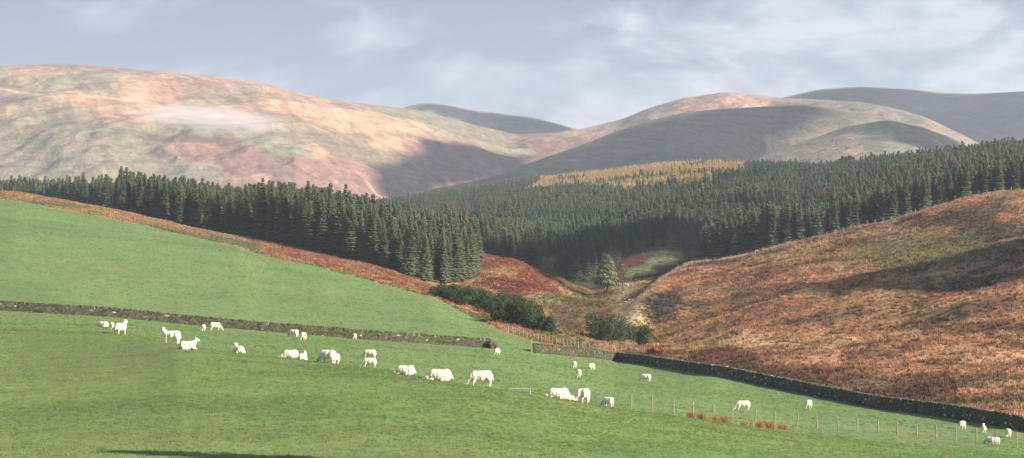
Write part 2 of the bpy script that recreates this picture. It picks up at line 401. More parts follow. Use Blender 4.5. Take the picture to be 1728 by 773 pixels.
# ------------------------------------------------------------------ hills
HILLS = {}
def hill(name, crest, base_d, base_z, back, prof, amp, nseed, colf, us=None, gul=(120, 300), rows=380, du=2.0, shear=0.0):
    a = np.array(crest, float)
    u = np.arange(a[0, 0], a[-1, 0]+1, du)
    # smooth crest through finer interpolation
    cy = np.interp(u, a[:, 0], a[:, 1]); cd = np.interp(u, a[:, 0], a[:, 2])
    k = 3; cy = gsmooth(cy[None, :], k, 1)[0]; cd = gsmooth(cd[None, :], 8, 1)[0]
    cz = zof(cy, cd); bd = base_d(u) if callable(base_d) else np.full(u.shape, float(base_d))
    s = np.linspace(0, 1.25, rows)[:, None]
    d = bd[None, :]+(cd-bd)[None, :]*s
    sc_ = np.clip(s, 0, 1); h = prof(sc_)
    z = base_z+(cz[None, :]-base_z)*h
    bs = np.clip(s-1, 0, 1)/.25
    z = z-back*bs**1.6
    X = (u[None, :]-864)/F*d
    fade = np.clip(s*5, 0, 1)*sstep(0, .33, np.abs(1-s))*(1+0*X)
    w = fbm(X/900, d/900, nseed+3, 3)
    q1 = (X+shear*d)/gul[0]+w*1.2; q2 = (d-shear*X)/gul[1]+w
    rid = 1-np.abs(fbm(q1, q2, nseed, 4)*2.2)
    z = z+fade*(amp*(rid-.55)+amp*.9*fbm(X/500, d/700, nseed+9, 3))+(1.6+.10*amp)*fbm(X/38, d/60, nseed+5, 4)*np.clip((1-s)*12, 0, 1)
    yp = YH+(CZ-z)*F/d
    col = colf(u[None, :]+0*X, yp, X, d, rid)
    r_, c_ = z.shape
    ii, jj = np.meshgrid(np.arange(r_-1), np.arange(c_-1), indexing='ij')
    f = np.stack([ii*c_+jj, ii*c_+jj+1, (ii+1)*c_+jj+1, (ii+1)*c_+jj], -1).reshape(-1, 4)
    me = mesh_from(name, np.stack([X, d, z], -1).reshape(-1, 3), f, M['hill'], True, col.reshape(-1, 3))
    HILLS[name] = (u, d, z, yp)
    return tag(link(name, me), kind='structure')

def hpick(name, u0, y0):
    u, d, z, yp = HILLS[name]; i = int(np.argmin(abs(u-u0)))
    col = yp[:, i]; j = np.nonzero(col <= y0)[0]; j = j[0] if len(j) else int(np.argmin(col))
    return np.array([(u0-864)/F*d[j, i], d[j, i], z[j, i]])

tanH = np.array((.41, .265, .17)); orgH = np.array((.34, .20, .125)); grnH = np.array((.20, .20, .13)); purH = np.array((.24, .12, .10))
def col_left(u, y, X, d, rid):
    a = fbm(X/260+.3, d/520, 201, 5)*.5+.5; b = fbm(X/90, d/260, 207, 5)*.5+.5; c2 = fbm(X/40+d/90, d/220, 213, 4)*.5+.5
    c = np.zeros(u.shape+(3,)); c[:] = tanH
    c = mixc(c, orgH, sstep(.4, .6, b))
    gm = sstep(.585, .64, a+.16*sstep(230, 300, y)*(u < 330)+.05*sstep(190, 230, y)-.10*(1-sstep(170, 215, y))*(u < 520))
    c = mixc(c, grnH, gm*.85)
    c = mixc(c, grnH*.9, sstep(.60, .66, b)*.6)
    pm = sstep(.47, .53, fbm(X/170, d/380, 219, 4)*.5+.5)*sstep(215, 250, y+20*(b-.5))*sstep(230, 330, u)
    c = mixc(c, purH, pm*.8)
    c = mixc(c, tanH*1.12, sstep(.58, .68, c2)*(.2+.5*sstep(280, 310, y)))
    c = mixc(c, (.16, .12, .085), sstep(.56, .66, fbm(X/16+d/70, d/240, 221, 4)*.5+.5)*.45)
    c = mixc(c, (.17, .14, .09), (1-sstep(-.5, .1, rid))*.5)
    # sheep tracks / burnt strips
    c = mixc(c, tanH*1.25, np.exp(-((y-(160+.11*(u-100)+4*np.sin(u/40)))/2.2)**2)*(u < 420)*.7)
    c = mixc(c, (.22, .2, .14), (u > 1060)*sstep(.45, .6, b)*.6)
    return c
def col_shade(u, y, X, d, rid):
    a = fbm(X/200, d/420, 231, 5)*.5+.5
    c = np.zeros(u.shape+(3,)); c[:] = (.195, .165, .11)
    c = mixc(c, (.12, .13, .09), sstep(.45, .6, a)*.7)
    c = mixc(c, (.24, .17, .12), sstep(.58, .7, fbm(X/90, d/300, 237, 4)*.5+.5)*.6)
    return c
def col_low(u, y, X, d, rid):
    a = fbm(X/60, d/400, 241, 4)*.5+.5
    c = np.zeros(u.shape+(3,)); c[:] = (.19, .18, .115)
    c = mixc(c, (.30, .225, .15), sstep(.45, .6, a)*.8)
    c = mixc(c, (.10, .12, .085), sstep(.5, .7, fbm(X/150, d/300, 247, 3)*.5+.5)*.6)
    return c
pf1 = lambda s: np.sin(s*math.pi/2)**1.0*.55+.45*s
hill('hillside', [(-450, 130, 4000), (-200, 118, 4000), (25, 110, 4000), (100, 107, 4000), (180, 112, 4000), (250, 120, 4050), (350, 127, 4100), (430, 137, 4150), (500, 155, 4200),
     (560, 168, 4200), (640, 178, 4300), (700, 184, 4300), (760, 200, 4400), (820, 215, 4500), (870, 227, 4600), (930, 224, 4600), (985, 217, 4600), (1050, 201, 4600), (1090, 184, 4600),
     (1150, 166, 4600), (1225, 155, 4500), (1270, 160, 4500), (1320, 165, 4400), (1400, 169, 4300), (1450, 172, 4200), (1500, 180, 4100), (1560, 197, 4000), (1620, 225, 3900), (1660, 245, 3800),
     (1728, 262, 3700), (2100, 300, 3500)], lambda u: np.interp(u, [-450, 500, 900, 1300, 2100], [2700, 2700, 3300, 3600, 3000]), CZ-40, 90, pf1, 15, 300, col_left, gul=(150, 520), shear=-.35)
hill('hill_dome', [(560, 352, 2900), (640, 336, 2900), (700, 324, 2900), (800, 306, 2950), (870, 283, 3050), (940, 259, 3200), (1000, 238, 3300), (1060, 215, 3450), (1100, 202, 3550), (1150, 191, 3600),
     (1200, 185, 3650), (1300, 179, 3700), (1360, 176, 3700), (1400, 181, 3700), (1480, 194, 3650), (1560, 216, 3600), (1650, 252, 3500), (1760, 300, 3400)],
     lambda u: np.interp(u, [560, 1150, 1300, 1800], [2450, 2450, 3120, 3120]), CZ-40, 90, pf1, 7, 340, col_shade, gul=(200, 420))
hill('low_hill', [(1180, 305, 2900), (1270, 270, 2900), (1350, 241, 2900), (1430, 213, 2900), (1500, 201, 2900), (1560, 213, 2900), (1620, 234, 2900), (1650, 246, 2900), (1760, 285, 2900), (1850, 310, 2900)],
     2200, CZ-30, 70, pf1, 4, 370, col_low, gul=(200, 420))
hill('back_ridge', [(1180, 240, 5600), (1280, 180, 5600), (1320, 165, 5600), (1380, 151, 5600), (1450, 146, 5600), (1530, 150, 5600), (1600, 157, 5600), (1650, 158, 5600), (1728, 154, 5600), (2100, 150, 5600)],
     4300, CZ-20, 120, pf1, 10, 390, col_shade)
hill('far_hill', [(560, 240, 5800), (640, 200, 5800), (690, 178, 5800), (720, 173, 5800), (760, 178, 5800), (800, 186, 5800), (850, 192, 5800), (900, 198, 5800), (965, 215, 5800), (1060, 245, 5800)],
     4900, CZ-20, 120, pf1, 8, 410, col_low)
# flat land closing the view beyond and to the sides
bm = MB(); bm.add([[-6000, 2400, CZ-60], [6000, 2400, CZ-60], [6000, 9000, CZ-60], [-6000, 9000, CZ-60]], [[0, 1, 2, 3]])
gme = bm.mesh('far_ground', M['hill']); ca = gme.attributes.new('cover', 'FLOAT_COLOR', 'POINT')
for k in range(4): ca.data[k].color = (.17, .15, .09, 1)
tag(link('far_ground', gme), kind='structure')

# ------------------------------------------------------------------ conifers
def conifer_crown(seed, H=13., Rw=1.75, whorls=26, larch=False, base=.06):
    r = np.random.default_rng(seed); V = []; T = []; n = 0
    V_, Q_ = [], []
    for w in range(whorls):
        t = (w+r.uniform(-.3, .3))/(whorls-1); t = min(max(t, 0), .985)
        z = H*(base+(1-base)*t); rad = Rw*((1-t)**.5)*(1.0 if t > .12 else .75+2*t)
        nb = 9 if t < .6 else 6
        a0 = r.uniform(0, 6.28)
        for b in range(nb):
            a = a0+6.283*b/nb+r.uniform(-.3, .3); L = max(rad*r.uniform(.7, 1.18), .18); drop = (.28-.5*t)*L+r.uniform(-.08, .08)
            ca, sa = math.cos(a), math.sin(a)
            wd = L*.34+.10; th = .26+.1*L
            z0 = z+th*.2; ax = .08
            p = [(ax, 0, z0+.12), (L*.5, wd, z0-drop*.55-.12), (L*.55, 0, z0-drop*.35+th*.3), (L*.5, -wd, z0-drop*.55-.12), (L, 0, z0-drop+(.1 if t > .5 else 0)),
                 (L*.45, 0, z0-drop*.6-th)]
            P = [(x*ca-y*sa, x*sa+y*ca, zz) for x, y, zz in p]
            V_ += P
            Q_ += [[n, n+1, n+2], [n, n+2, n+3], [n+1, n+4, n+2], [n+2, n+4, n+3], [n+1, n+5, n+4], [n+3, n+4, n+5]]
            if L > .8:
                for s_ in (-1, 1):
                    k = r.uniform(.35, .75); m_ = len(P)
            n += len(P)
    # leader
    V_ += [(.12, 0, H*.93), (-.06, .1, H*.93), (-.06, -.1, H*.93), (0, 0, H*1.0)]; Q_ += [[n, n+1, n+3], [n+1, n+2, n+3], [n+2, n, n+3]]
    V_ = np.array(V_); V_ += r.normal(0, .05, V_.shape)
    return V_, np.array(Q_)
def trunk_pts(mb, H, r0): mb.tube([(0, 0, -.8), (0, 0, H*.3), (0, 0, H*.7), (0, 0, H*.95)], [r0*1.1, r0*.8, r0*.4, .03], 7)

crowns, full = [], []
for s in range(6):
    H = 13*(1+.04*(s-2)); v, t = conifer_crown(50+s, H, 1.95+.15*(s % 3), 30)
    crowns.append((mesh_from('crown', v, t, M['spruce_near']), H))
    tm = MB(); trunk_pts(tm, H, .17)
    vv = np.concatenate([v]+tm.v); ff = [np.concatenate([t, np.concatenate(tm.t)+len(v)]), np.concatenate(tm.q)+len(v)]
    full.append(mesh_from('spruce', vv, ff, M['spruce']))
larches = []
for s in range(3):
    v, t = conifer_crown(90+s, 13.5, 1.9, 18); larches.append(mesh_from('larch', v, t, M['larch']))
tmb = MB(); trunk_pts(tmb, 13, .17); trunk_me = tmb.mesh('trunk', M['bark'], True)

def scatter(name, pts, scl, rot, idx, protos, tint, **props):
    """one object of uncountable stuff: proto meshes instanced on points"""
    n = len(pts); me = bpy.data.meshes.new(name); me.vertices.add(n)
    me.vertices.foreach_set('co', np.asarray(pts, np.float32).ravel())
    me.attributes.new('scl', 'FLOAT_VECTOR', 'POINT').data.foreach_set('vector', np.asarray(scl, np.float32).ravel())
    me.attributes.new('rt', 'FLOAT_VECTOR', 'POINT').data.foreach_set('vector', np.asarray(rot, np.float32).ravel())
    me.attributes.new('pidx', 'INT', 'POINT').data.foreach_set('value', np.asarray(idx, np.int32))
    tc = np.ones((n, 4), np.float32); tc[:, :3] = tint
    me.attributes.new('tint', 'FLOAT_COLOR', 'POINT').data.foreach_set('color', tc.ravel())
    o = link(name, me)
    ng = bpy.data.node_groups.new(name+'_nodes', 'GeometryNodeTree')
    ng.interface.new_socket('Geometry', in_out='INPUT', socket_type='NodeSocketGeometry')
    ng.interface.new_socket('Geometry', in_out='OUTPUT', socket_type='NodeSocketGeometry')
    gi = ng.nodes.new('NodeGroupInput'); go = ng.nodes.new('NodeGroupOutput')
    iop = ng.nodes.new('GeometryNodeInstanceOnPoints'); jn = ng.nodes.new('GeometryNodeJoinGeometry')
    for p in reversed(protos):
        po = bpy.data.objects.new(p.name+'_source', p)          # data only, never linked to the scene
        oi = ng.nodes.new('GeometryNodeObjectInfo'); oi.inputs['Object'].default_value = po; oi.inputs['As Instance'].default_value = True
        ng.links.new(oi.outputs['Geometry'], jn.inputs[0])
    def attr(nm, ty):
        a = ng.nodes.new('GeometryNodeInputNamedAttribute'); a.data_type = ty; a.inputs['Name'].default_value = nm
        return [s for s in a.outputs if s.enabled and s.name == 'Attribute'][0]
    ng.links.new(gi.outputs[0], iop.inputs['Points']); ng.links.new(jn.outputs[0], iop.inputs['Instance'])
    iop.inputs['Pick Instance'].default_value = True
    ng.links.new(attr('pidx', 'INT'), iop.inputs['Instance Index'])
    ng.links.new(attr('rt', 'FLOAT_VECTOR'), iop.inputs['Rotation'])
    ng.links.new(attr('scl', 'FLOAT_VECTOR'), iop.inputs['Scale'])
    ng.links.new(iop.outputs[0], go.inputs[0])
    md = o.modifiers.new('scatter', 'NODES'); md.node_group = ng
    return tag(o, **props)

# where trees stand: jittered planting grid in plan
SP = 3.0
gx, gy = np.meshgrid(np.arange(-260, 420, SP), np.arange(600, 2080, SP))
tx = (gx+rng.uniform(-1.3, 1.3, gx.shape)).ravel(); ty = (gy+rng.uniform(-1.3, 1.3, gx.shape)).ravel()
tu = 864+tx/ty*F
def interp_line(k, u): return ld(k, u)
lf_edge = np.interp(tu, [-300, 25, 150, 195, 200, 300, 400, 470, 520, 560, 620, 680, 730, 760, 800, 808], [1120, 1050, 980, 930, 760, 735, 700, 665, 640, 625, 612, 604, 604, 612, 640, 700])
left = (tu < 808) & (ty > lf_edge) & (tu > -120)
left &= ~((tu > 800) & (ty > 760))
# left block ends; centre & right block begin
cen = (tu >= 640) & (tu < 1095) & (ty > np.interp(tu, [640, 800, 830, 900, 950, 1010, 1040, 1060, 1095], [1200, 960, 830, 800, 840, 885, 960, 1000, 1010]))
rgt = (tu >= 1095) & (tu < 1850) & (ty > np.interp(tu, [1095, 1160, 1168, 1200, 1300, 1850], [1020, 1010, 790, 760, 735, 725]))
rgt &= ~((tu < 1222) & (ty < 1010) & ((ty > 815) | (tu < 1178)))
gapR = rgt & (np.abs(ty-np.interp(tu, [1095, 1200, 1300, 1400, 1500, 1900], [1000, 925, 945, 985, 1040, 1060])) < np.interp(tu, [1095, 1400, 1480], [22, 16, 0]))
gapL = left & (ty > 800+.35*(500-tu)) & (ty > 1500)
keep = (left & ~gapL | cen | rgt & ~gapR)
keep &= rng.random(tx.shape) > .06
clear = fbm(tx/70, ty/90, 501, 3)
keep &= ~((clear > .42) & (ty > 900))
tx, ty, tu = tx[keep], ty[keep], tu[keep]; isleft = (tu < 808) & (ty < 1500)
tz = gz(tx, ty)
# drop what terrain wholly hides (top of tree below the sight line over nearer ground)
tipy = YH+(CZ-(tz+14))*F/ty
# running minimum row of terrain along each column
runmin = np.minimum.accumulate(np.where(DG[:, None] > 60, YP, 1e4), axis=0)
iu = np.clip(((tu-UG[0])/(UG[1]-UG[0])).astype(int), 0, nc-1); idd = np.clip(((np.log(ty)-math.log(DG[0]))/(math.log(DG[1])-math.log(DG[0]))).astype(int)-1, 0, nr-1)
vis = tipy < runmin[idd, iu]+4
dist_out = (tu < -150) | (tu > 1880)
k = vis & ~dist_out
tx, ty, tz, tu, isleft = tx[k], ty[k], tz[k], tu[k], isleft[k]
hs = .92+.22*fbm(tx/45, ty/45, 511, 3)+rng.normal(0, .055, tx.shape)
hs = np.where((tu > 815) & (ty > 700) & (ty < 1100), hs*.95, hs)
hs = np.where((tu > 190) & (tu < 420) & (ty < 1000), hs*.90, hs)
hs = hs*np.where(isleft, np.interp(tu, [0, 560, 640, 740, 808], [1, 1, .93, .86, .80]), 1)
hs = np.where(ty > 1500, hs*.8, hs)
hs = np.clip(hs, .5, 1.35)
larchm = inpoly(tu, YH+(CZ-tz)*F/ty, [(885, 348), (930, 312), (1080, 295), (1180, 282), (1262, 286), (1250, 322), (1195, 326), (1205, 352), (1060, 356), (1030, 338), (960, 336)]) & (ty > 1300) & (fbm(tx/35, ty/60, 531, 3)+rng.normal(0, .2, len(tx)) > -.38)
tintA = np.ones((len(tx), 3)); g1 = fbm(tx/60, ty/80, 521, 4)
tintA *= (1+.28*g1)[:, None]; tintA[:, 0] *= 1+.22*np.clip(fbm(tx/120, ty/120, 523, 3)*2, -1, 1)
tintA *= rng.uniform(.9, 1.1, len(tx))[:, None]
# the 300 largest on show: nearest edge rows
rank = np.argsort(np.where(larchm, 9e9, 0)+ty-14*(~isleft)+120*((tu > 1728)|(tu<0)) + 250*((tu>1168)&(ty>820)))
# front trees only: the nearest tree in each narrow strip of the view, then the second...
binw = np.floor(tu/5.0).astype(int); order = np.argsort(ty); cnt = {}; front = []
for i in order:
    if larchm[i] or tu[i] < 0 or tu[i] > 1728 or ty[i] > 1130: continue
    c_ = cnt.get(binw[i], 0)
    if c_ < 2: cnt[binw[i]] = c_+1; front.append((c_, ty[i], i))
front.sort(); sel = [i for _, _, i in front[:300]]
fr = np.zeros(len(tx), bool); fr[sel] = True
LBL = {
 'L0': ('slim spruce with its foot hidden behind the crest of the left pasture', 'spruces at far left behind the field crest'),
 'L1': ('tall dark spruce on the shaded edge of the left plantation', 'spruces along the shaded left plantation edge'),
 'L2': ('tall sunlit spruce where the left plantation meets the red bracken', 'spruces at the sunlit end of the left plantation'),
 'C1': ('spruce at the foot of the plantation across the shaded valley', 'spruces along the shaded valley plantation'),
 'R1': ('spruce standing just behind the fence on the brown moor crest', 'spruces behind the moor crest fence'),
}
src = {}
for n_, i in enumerate(sel):
    u = tu[i]; key = 'L0' if u < 196 else 'L1' if u < 500 else 'L2' if u < 808 else 'C1' if u < 1160 else 'R1'
    v = int(rng.integers(0, 6)); cm, H = crowns[v]; s = hs[i]
    if v not in src:
        e = bpy.data.objects.new('spruce_tree', None); COL.objects.link(e)
        a = link('crown', cm, e); b = link('trunk', trunk_me, e); src[v] = (e, a, b)
    else:
        e0, a0, b0 = src[v]; e = e0.copy(); COL.objects.link(e)
        for ch in (a0, b0):
            c_ = ch.copy(); COL.objects.link(c_); c_.parent = e
    e.location = (tx[i], ty[i], tz[i]-.2); e.rotation_euler = (rng.normal(0, .02), rng.normal(0, .02), rng.uniform(0, 6.28))
    w = s*rng.uniform(.9, 1.2); e.scale = (w, w, s)
    tag(e, LBL[key][0], 'tree', LBL[key][1])
rest = ~fr
def put_trees(name, m, protos, label_kind, sclk=1.0, tint=None):
    n = int(m.sum()); w = hs[m]*rng.uniform(.9, 1.25, n)
    scl = np.stack([w*sclk, w*sclk, hs[m]*sclk], 1); rot = np.stack([rng.normal(0, .02, n), rng.normal(0, .02, n), rng.uniform(0, 6.28, n)], 1)
    pts = np.stack([tx[m], ty[m], tz[m]-.2], 1)
    print(name, n)
    scatter(name, pts, scl, rot, rng.integers(0, len(protos), n), protos, (tint if tint is not None else tintA)[m], kind='stuff', **label_kind)
put_trees('spruce_plantation', rest & ~larchm & isleft, full, dict(label='dense dark spruce plantation filling the ground behind the left pasture', cat='woodland'))
put_trees('conifer_forest', rest & ~larchm & ~isleft, full, dict(label='grey green conifer forest covering the slopes across the valley', cat='woodland'))
put_trees('larch_wood', rest & larchm, larches, dict(label='golden autumn larches in a band along the forest top', cat='woodland'), 1.0, np.clip(tintA, .7, 1.25))

sx = np.array([(27., 66.5), (29.5, 68.5), (33., 66.), (31., 70.5), (29., 72.5)]); n = len(sx)  # spruces added out of view to cast the lower left shadow
scatter('shade_spruces', np.stack([sx[:, 0], sx[:, 1], gz(sx[:, 0], sx[:, 1])-.3], 1), np.array([[2.3, 2.3, 1.42+.05*k] for k in range(n)]), np.zeros((n, 3)), np.arange(n) % 6, full, np.ones((n, 3)),
        kind='stuff', label='unseen spruces added right of the viewpoint to shade the lower left corner', cat='woodland')
# ------------------------------------------------------------------ other trees and bushes
def leaf_cloud(blobs, n, size, seed, flat=0.):
    r = np.random.default_rng(seed); B = np.array(blobs, float)
    vol = np.prod(B[:, 3:6], 1)**.75; k = r.choice(len(B), n, p=vol/vol.sum())
    d = r.normal(size=(n, 3)); d /= np.linalg.norm(d, axis=1)[:, None]
    rad = r.uniform(.45, 1.06, n)**.6
    c = B[k, :3]+d*rad[:, None]*B[k, 3:6]
    a = r.normal(size=(n, 3)); a /= np.linalg.norm(a, axis=1)[:, None]
    nn = d*.8+r.normal(size=(n, 3))*.5; a = a-nn*(a*nn).sum(1)[:, None]/(nn*nn).sum(1)[:, None]; a /= np.linalg.norm(a, axis=1)[:, None]
    b = np.cross(nn, a); b /= np.linalg.norm(b, axis=1)[:, None]
    s = size*r.uniform(.6, 1.4, n)[:, None]
    V = np.stack([c-a*s, c+b*s*.6, c+a*s, c-b*s*.6], 1).reshape(-1, 3)
    return V, np.arange(n*4).reshape(-1, 4)

def tree(name, p, H, crownblobs, n, lsize, mat, label, cat, limbs, seed, group=None, r0=.2, clear=.3):
    r = np.random.default_rng(seed)
    e = bpy.data.objects.new(name, None); COL.objects.link(e); e.location = p
    mb = MB(); mb.tube([(0, 0, -.6), (.03*H, 0, H*.3), (.02*H, .01*H, H*.6), (.03*H, 0, H*.92)], [r0*1.2, r0*.85, r0*.55, .04], 8)
    link('trunk', mb.mesh('trunk', M['bark'], True), e)
    lb = MB()
    for b in crownblobs[:limbs]:
        z0 = min(max(b[2]-.25*H*r.uniform(.3, .7), clear*H*.7), H*.85)
        lb.tube([(.025*H, 0, z0), (b[0]*.5, b[1]*.5, (z0+b[2])*.5), (b[0], b[1], b[2])], [r0*.4, r0*.28, .03], 5)
    link('limb', lb.mesh('limb', M['bark'], True), e)
    v, f = leaf_cloud(crownblobs, n, lsize, seed)
    link('crown', mesh_from('crown', v, f, mat), e)
    return tag(e, label, cat, group)

r_ = np.random.default_rng(5)
# lone pine in the valley
p = pick(1024, 494, 650)
H = (494-428)/F*p[1]
bl = []
for k in range(26):
    t = k/25; rad = (.60-.46*t**1.3)*H*.62; a = k*2.4
    bl.append((math.cos(a)*rad*.6, math.sin(a)*rad*.6, H*(.22+.74*t), H*.13*(1.25-.7*t), H*.13*(1.25-.7*t), H*.065))
tree('pine_tree', p, H, bl, 5600, .21, M['pine'], 'lone grey green pine standing beside the track in the valley', 'tree', 26, 61, r0=.22)
p2 = pick(1050, 490, 650); H = (490-442)/F*p2[1]
bl = [(r_.uniform(-.26, .26)*H, r_.uniform(-.26, .26)*H, H*r_.uniform(.4, .9), H*.16, H*.16, H*.12) for k in range(14)]
tree('bare_tree', p2, H, bl, 900, .13, M['twig'], 'thin brownish nearly bare tree close to the right of the lone pine', 'tree', 14, 62, r0=.14)
p2 = pick(938, 470, 700); p2 = pick(925, 462, 730); H = 5.0
bl = [(r_.uniform(-.3, .3)*H, r_.uniform(-.3, .3)*H, H*r_.uniform(.25, .85), H*.18, H*.18, H*.14) for k in range(12)]
tree('small_tree', p2, H, bl, 1300, .16, M['pine'], 'small grey green tree in shade above the red bracken bank', 'tree', 10, 63, r0=.12)
# dark round pines on the forest skyline
for n_, (u, yt, w, lab) in enumerate([(1432, 262, 26, 'largest dark round topped tree on the forest skyline'), (1405, 273, 18, 'small dark tree left of the largest round tree on the skyline'),
                                   (1464, 270, 24, 'dark flat topped tree right of the largest round tree on the skyline'), (1545, 261, 20, 'dark tree standing alone on the skyline above the right forest')]):
    d = 1560 if u < 1500 else 1440; x = (u-864)/F*d; z = float(gz(np.array(x), np.array(float(d))))
    H = CZ-(yt-YH)*d/F-z; W = w/F*d/2
    bl = [(r_.uniform(-.7, .7)*W, r_.uniform(-.7, .7)*W, H*r_.uniform(.62, .9), W*.5, W*.5, W*.42) for k in range(12)]
    tree('round_tree', (x, d, z), H, bl, 2200, .5, M['roundtree'], lab, 'tree', 12, 70+n_, r0=.3)

def bush(name, u, y, w, h, mat, label, cat, seed, group=None, dens=1.0, dmin=380, lsize=.16):
    p = pick(u, y, dmin); s = p[1]/F; W = w*s/2*(1.32 if name == 'gorse_bush' else 1); H = h*s*(1.45 if name == 'gorse_bush' else 1)
    r = np.random.default_rng(seed)
    e = bpy.data.objects.new(name, None); COL.objects.link(e); e.location = p
    bl = [(r.uniform(-.62, .62)*W, r.uniform(-.6, .6)*W*1.2, H*r.uniform(.2, .66), W*r.uniform(.2, .4), W*r.uniform(.25, .42), H*r.uniform(.2, .36)) for k in range(17)]
    v, f = leaf_cloud(bl, int(3800*dens), lsize*.85, seed)
    v[:, 2] = np.maximum(v[:, 2], -.15)
    link('foliage', mesh_from('foliage', v, f, mat), e)
    mb = MB()
    for b in bl: mb.tube([(b[0]*.25, b[1]*.25, -.3), (b[0]*.7, b[1]*.7, b[2]*.6), (b[0], b[1], b[2])], [.07, .05, .02], 5)
    link('stem', mb.mesh('stem', M['bark']), e)
    return tag(e, label, cat, group)
GB = [(748, 504, 46, 20, 'dark gorse bush at the top left end of the bushes below the plantation'),
      (778, 514, 52, 27, 'second gorse bush from the top in the row below the plantation'),
      (808, 521, 56, 27, 'gorse bush in the upper middle of the row below the plantation'),
      (838, 532, 60, 32, 'broad gorse bush in the middle of the row below the plantation'),
      (868, 545, 58, 34, 'gorse bush in the lower middle of the row, beside the field margin'),
      (898, 555, 46, 30, 'gorse bush near the lower end of the row, right of the broad ones'),
      (918, 562, 34, 22, 'small gorse bush at the lower right end of the row below the plantation'),
      (862, 524, 46, 22, 'gorse bush standing behind the middle of the row, nearest the bracken bank'),
      (792, 512, 46, 20, 'low gorse bush filling the back of the row near its top left end'),
      (888, 538, 50, 24, 'gorse bush at the back of the row near its lower end'),
      (850, 541, 40, 22, 'gorse bush at the front of the row touching the field margin'),
      (1015, 576, 48, 34, 'left gorse bush of the cluster behind the wall corner'),
      (1044, 577, 52, 36, 'tallest gorse bush in the middle of the cluster behind the wall corner'),
      (1076, 580, 42, 26, 'right gorse bush of the cluster behind the wall corner')]
for n_, (u, y, w, h, lab) in enumerate(GB): bush('gorse_bush', u, y, w, h, M['gorse'], lab, 'bush', 200+n_, dmin=400)
bush('pale_shrub', 832, 589, 18, 17, M['twig'], 'pale straggly shrub at the right end of the long mossy wall', 'shrub', 230, dens=.25, dmin=300, lsize=.12)
bush('bracken_clump', 1112, 598, 44, 14, simple_mat('red_bracken', (.20, .065, .04), (.30, .12, .06), 2), 'bright red bracken clump behind the left end of the dark wall', 'bracken', 231, dens=.7, dmin=410, lsize=.14)

# ------------------------------------------------------------------ walls
def wall(name, us, dline, h0, mat, label, seed, sw=.34, sh=.17, broken=0.):
    r = np.random.default_rng(seed)
    ds = [dline(u) for u in us]; P = np.array([((u-864)/F*d, d) for u, d in zip(us, ds)])
    seg = np.linalg.norm(np.diff(P, axis=0), axis=1); L = np.concatenate([[0], np.cumsum(seg)])
    def at(t): return np.array([np.interp(t, L, P[:, 0]), np.interp(t, L, P[:, 1])])
    e = bpy.data.objects.new(name, None); COL.objects.link(e)
    p0 = at(0); e.location = (p0[0], p0[1], float(gz(p0[0:1], p0[1:2])[0])); off = -np.array(e.location)
    body = MB(); cop = MB(); t = 0.
    # solid core
    n = int(L[-1]/2)+2; ts = np.linspace(0.05, L[-1]-.05, n); cv = []
    for tt in ts:
        a = at(tt); b = at(min(tt+.2, L[-1])); c = at(max(tt-.2, 0)); dr = (b-c)/np.linalg.norm(b-c); nn = np.array([-dr[1], dr[0]])
        z = float(gz(a[0:1], a[1:2])[0])
        for sgn, zz in ((-.22, -.4), (.22, -.4), (.13, h0*.82), (-.13, h0*.82)):
            cv.append(np.array([*(a+nn*sgn), z+zz])+off)
    cq = [[4*i+k, 4*i+(k+1) % 4, 4*i+4+(k+1) % 4, 4*i+4+k] for i in range(n-1) for k in range(4)]+[[0, 1, 2, 3], [4*n-1, 4*n-2, 4*n-3, 4*n-4]]
    body.add(cv, cq)
    rows = int(h0*.86/sh)
    for rw in range(rows):
        t = r.uniform(0, .2)
        while t < L[-1]:
            w = sw*r.uniform(.6, 1.5); a = at(min(t+w/2, L[-1])); b = at(min(t+w/2+.3, L[-1]+0)); c = at(max(t+w/2-.3, 0)); dr = (b-c)/(np.linalg.norm(b-c)+1e-9)
            ang = math.atan2(dr[1], dr[0]); z = float(gz(a[0:1], a[1:2])[0])
            th = .62-.24*rw/rows
            body.box(np.array([a[0], a[1], z+sh*(rw+.45)+r.uniform(-.02, .02)])+off, w*.94, th*r.uniform(.92, 1.12), sh*r.uniform(.85, 1.1), ang+r.uniform(-.06, .06), .09, r)
            t += w
    t = 0
    while t < L[-1]:
        w = r.uniform(.10, .20); a = at(t+w/2); b = at(min(t+.5, L[-1])); c = at(max(t-.5, 0)); dr = (b-c)/(np.linalg.norm(b-c)+1e-9)
        z = float(gz(a[0:1], a[1:2])[0]); hh = h0*r.uniform(.17, .28)
        if r.random() > .01+broken: cop.box(np.array([a[0], a[1], z+rows*sh+hh*.45])+off, w, .34*r.uniform(.8, 1.15), hh, math.atan2(dr[1], dr[0])+r.uniform(-.2, .2), .16, r)
        t += w
    link('wall_face', body.mesh('wall_face', mat), e); link('coping', cop.mesh('coping', mat), e)
    return tag(e, label, 'stone wall')
wl = lambda u: float(ld('E', u))
wall('drystone_wall', list(range(-140, 828, 20))+[828], wl, 1.1, M['stone_mossy'], 'long low mossy stone wall crossing the green field behind the sheep', 1)
wall('drystone_wall', [900, 920, 945, 970, 1000, 1020, 1038], wl, 1.15, M['stone_mossy'], 'short broken mossy wall between the field gap and the dark wall', 2, broken=.2)
wall('drystone_wall', list(range(1041, 1860, 20)), wl, 1.25, M['stone_dark'], 'long dark stone wall running down the right between pasture and moor', 3)

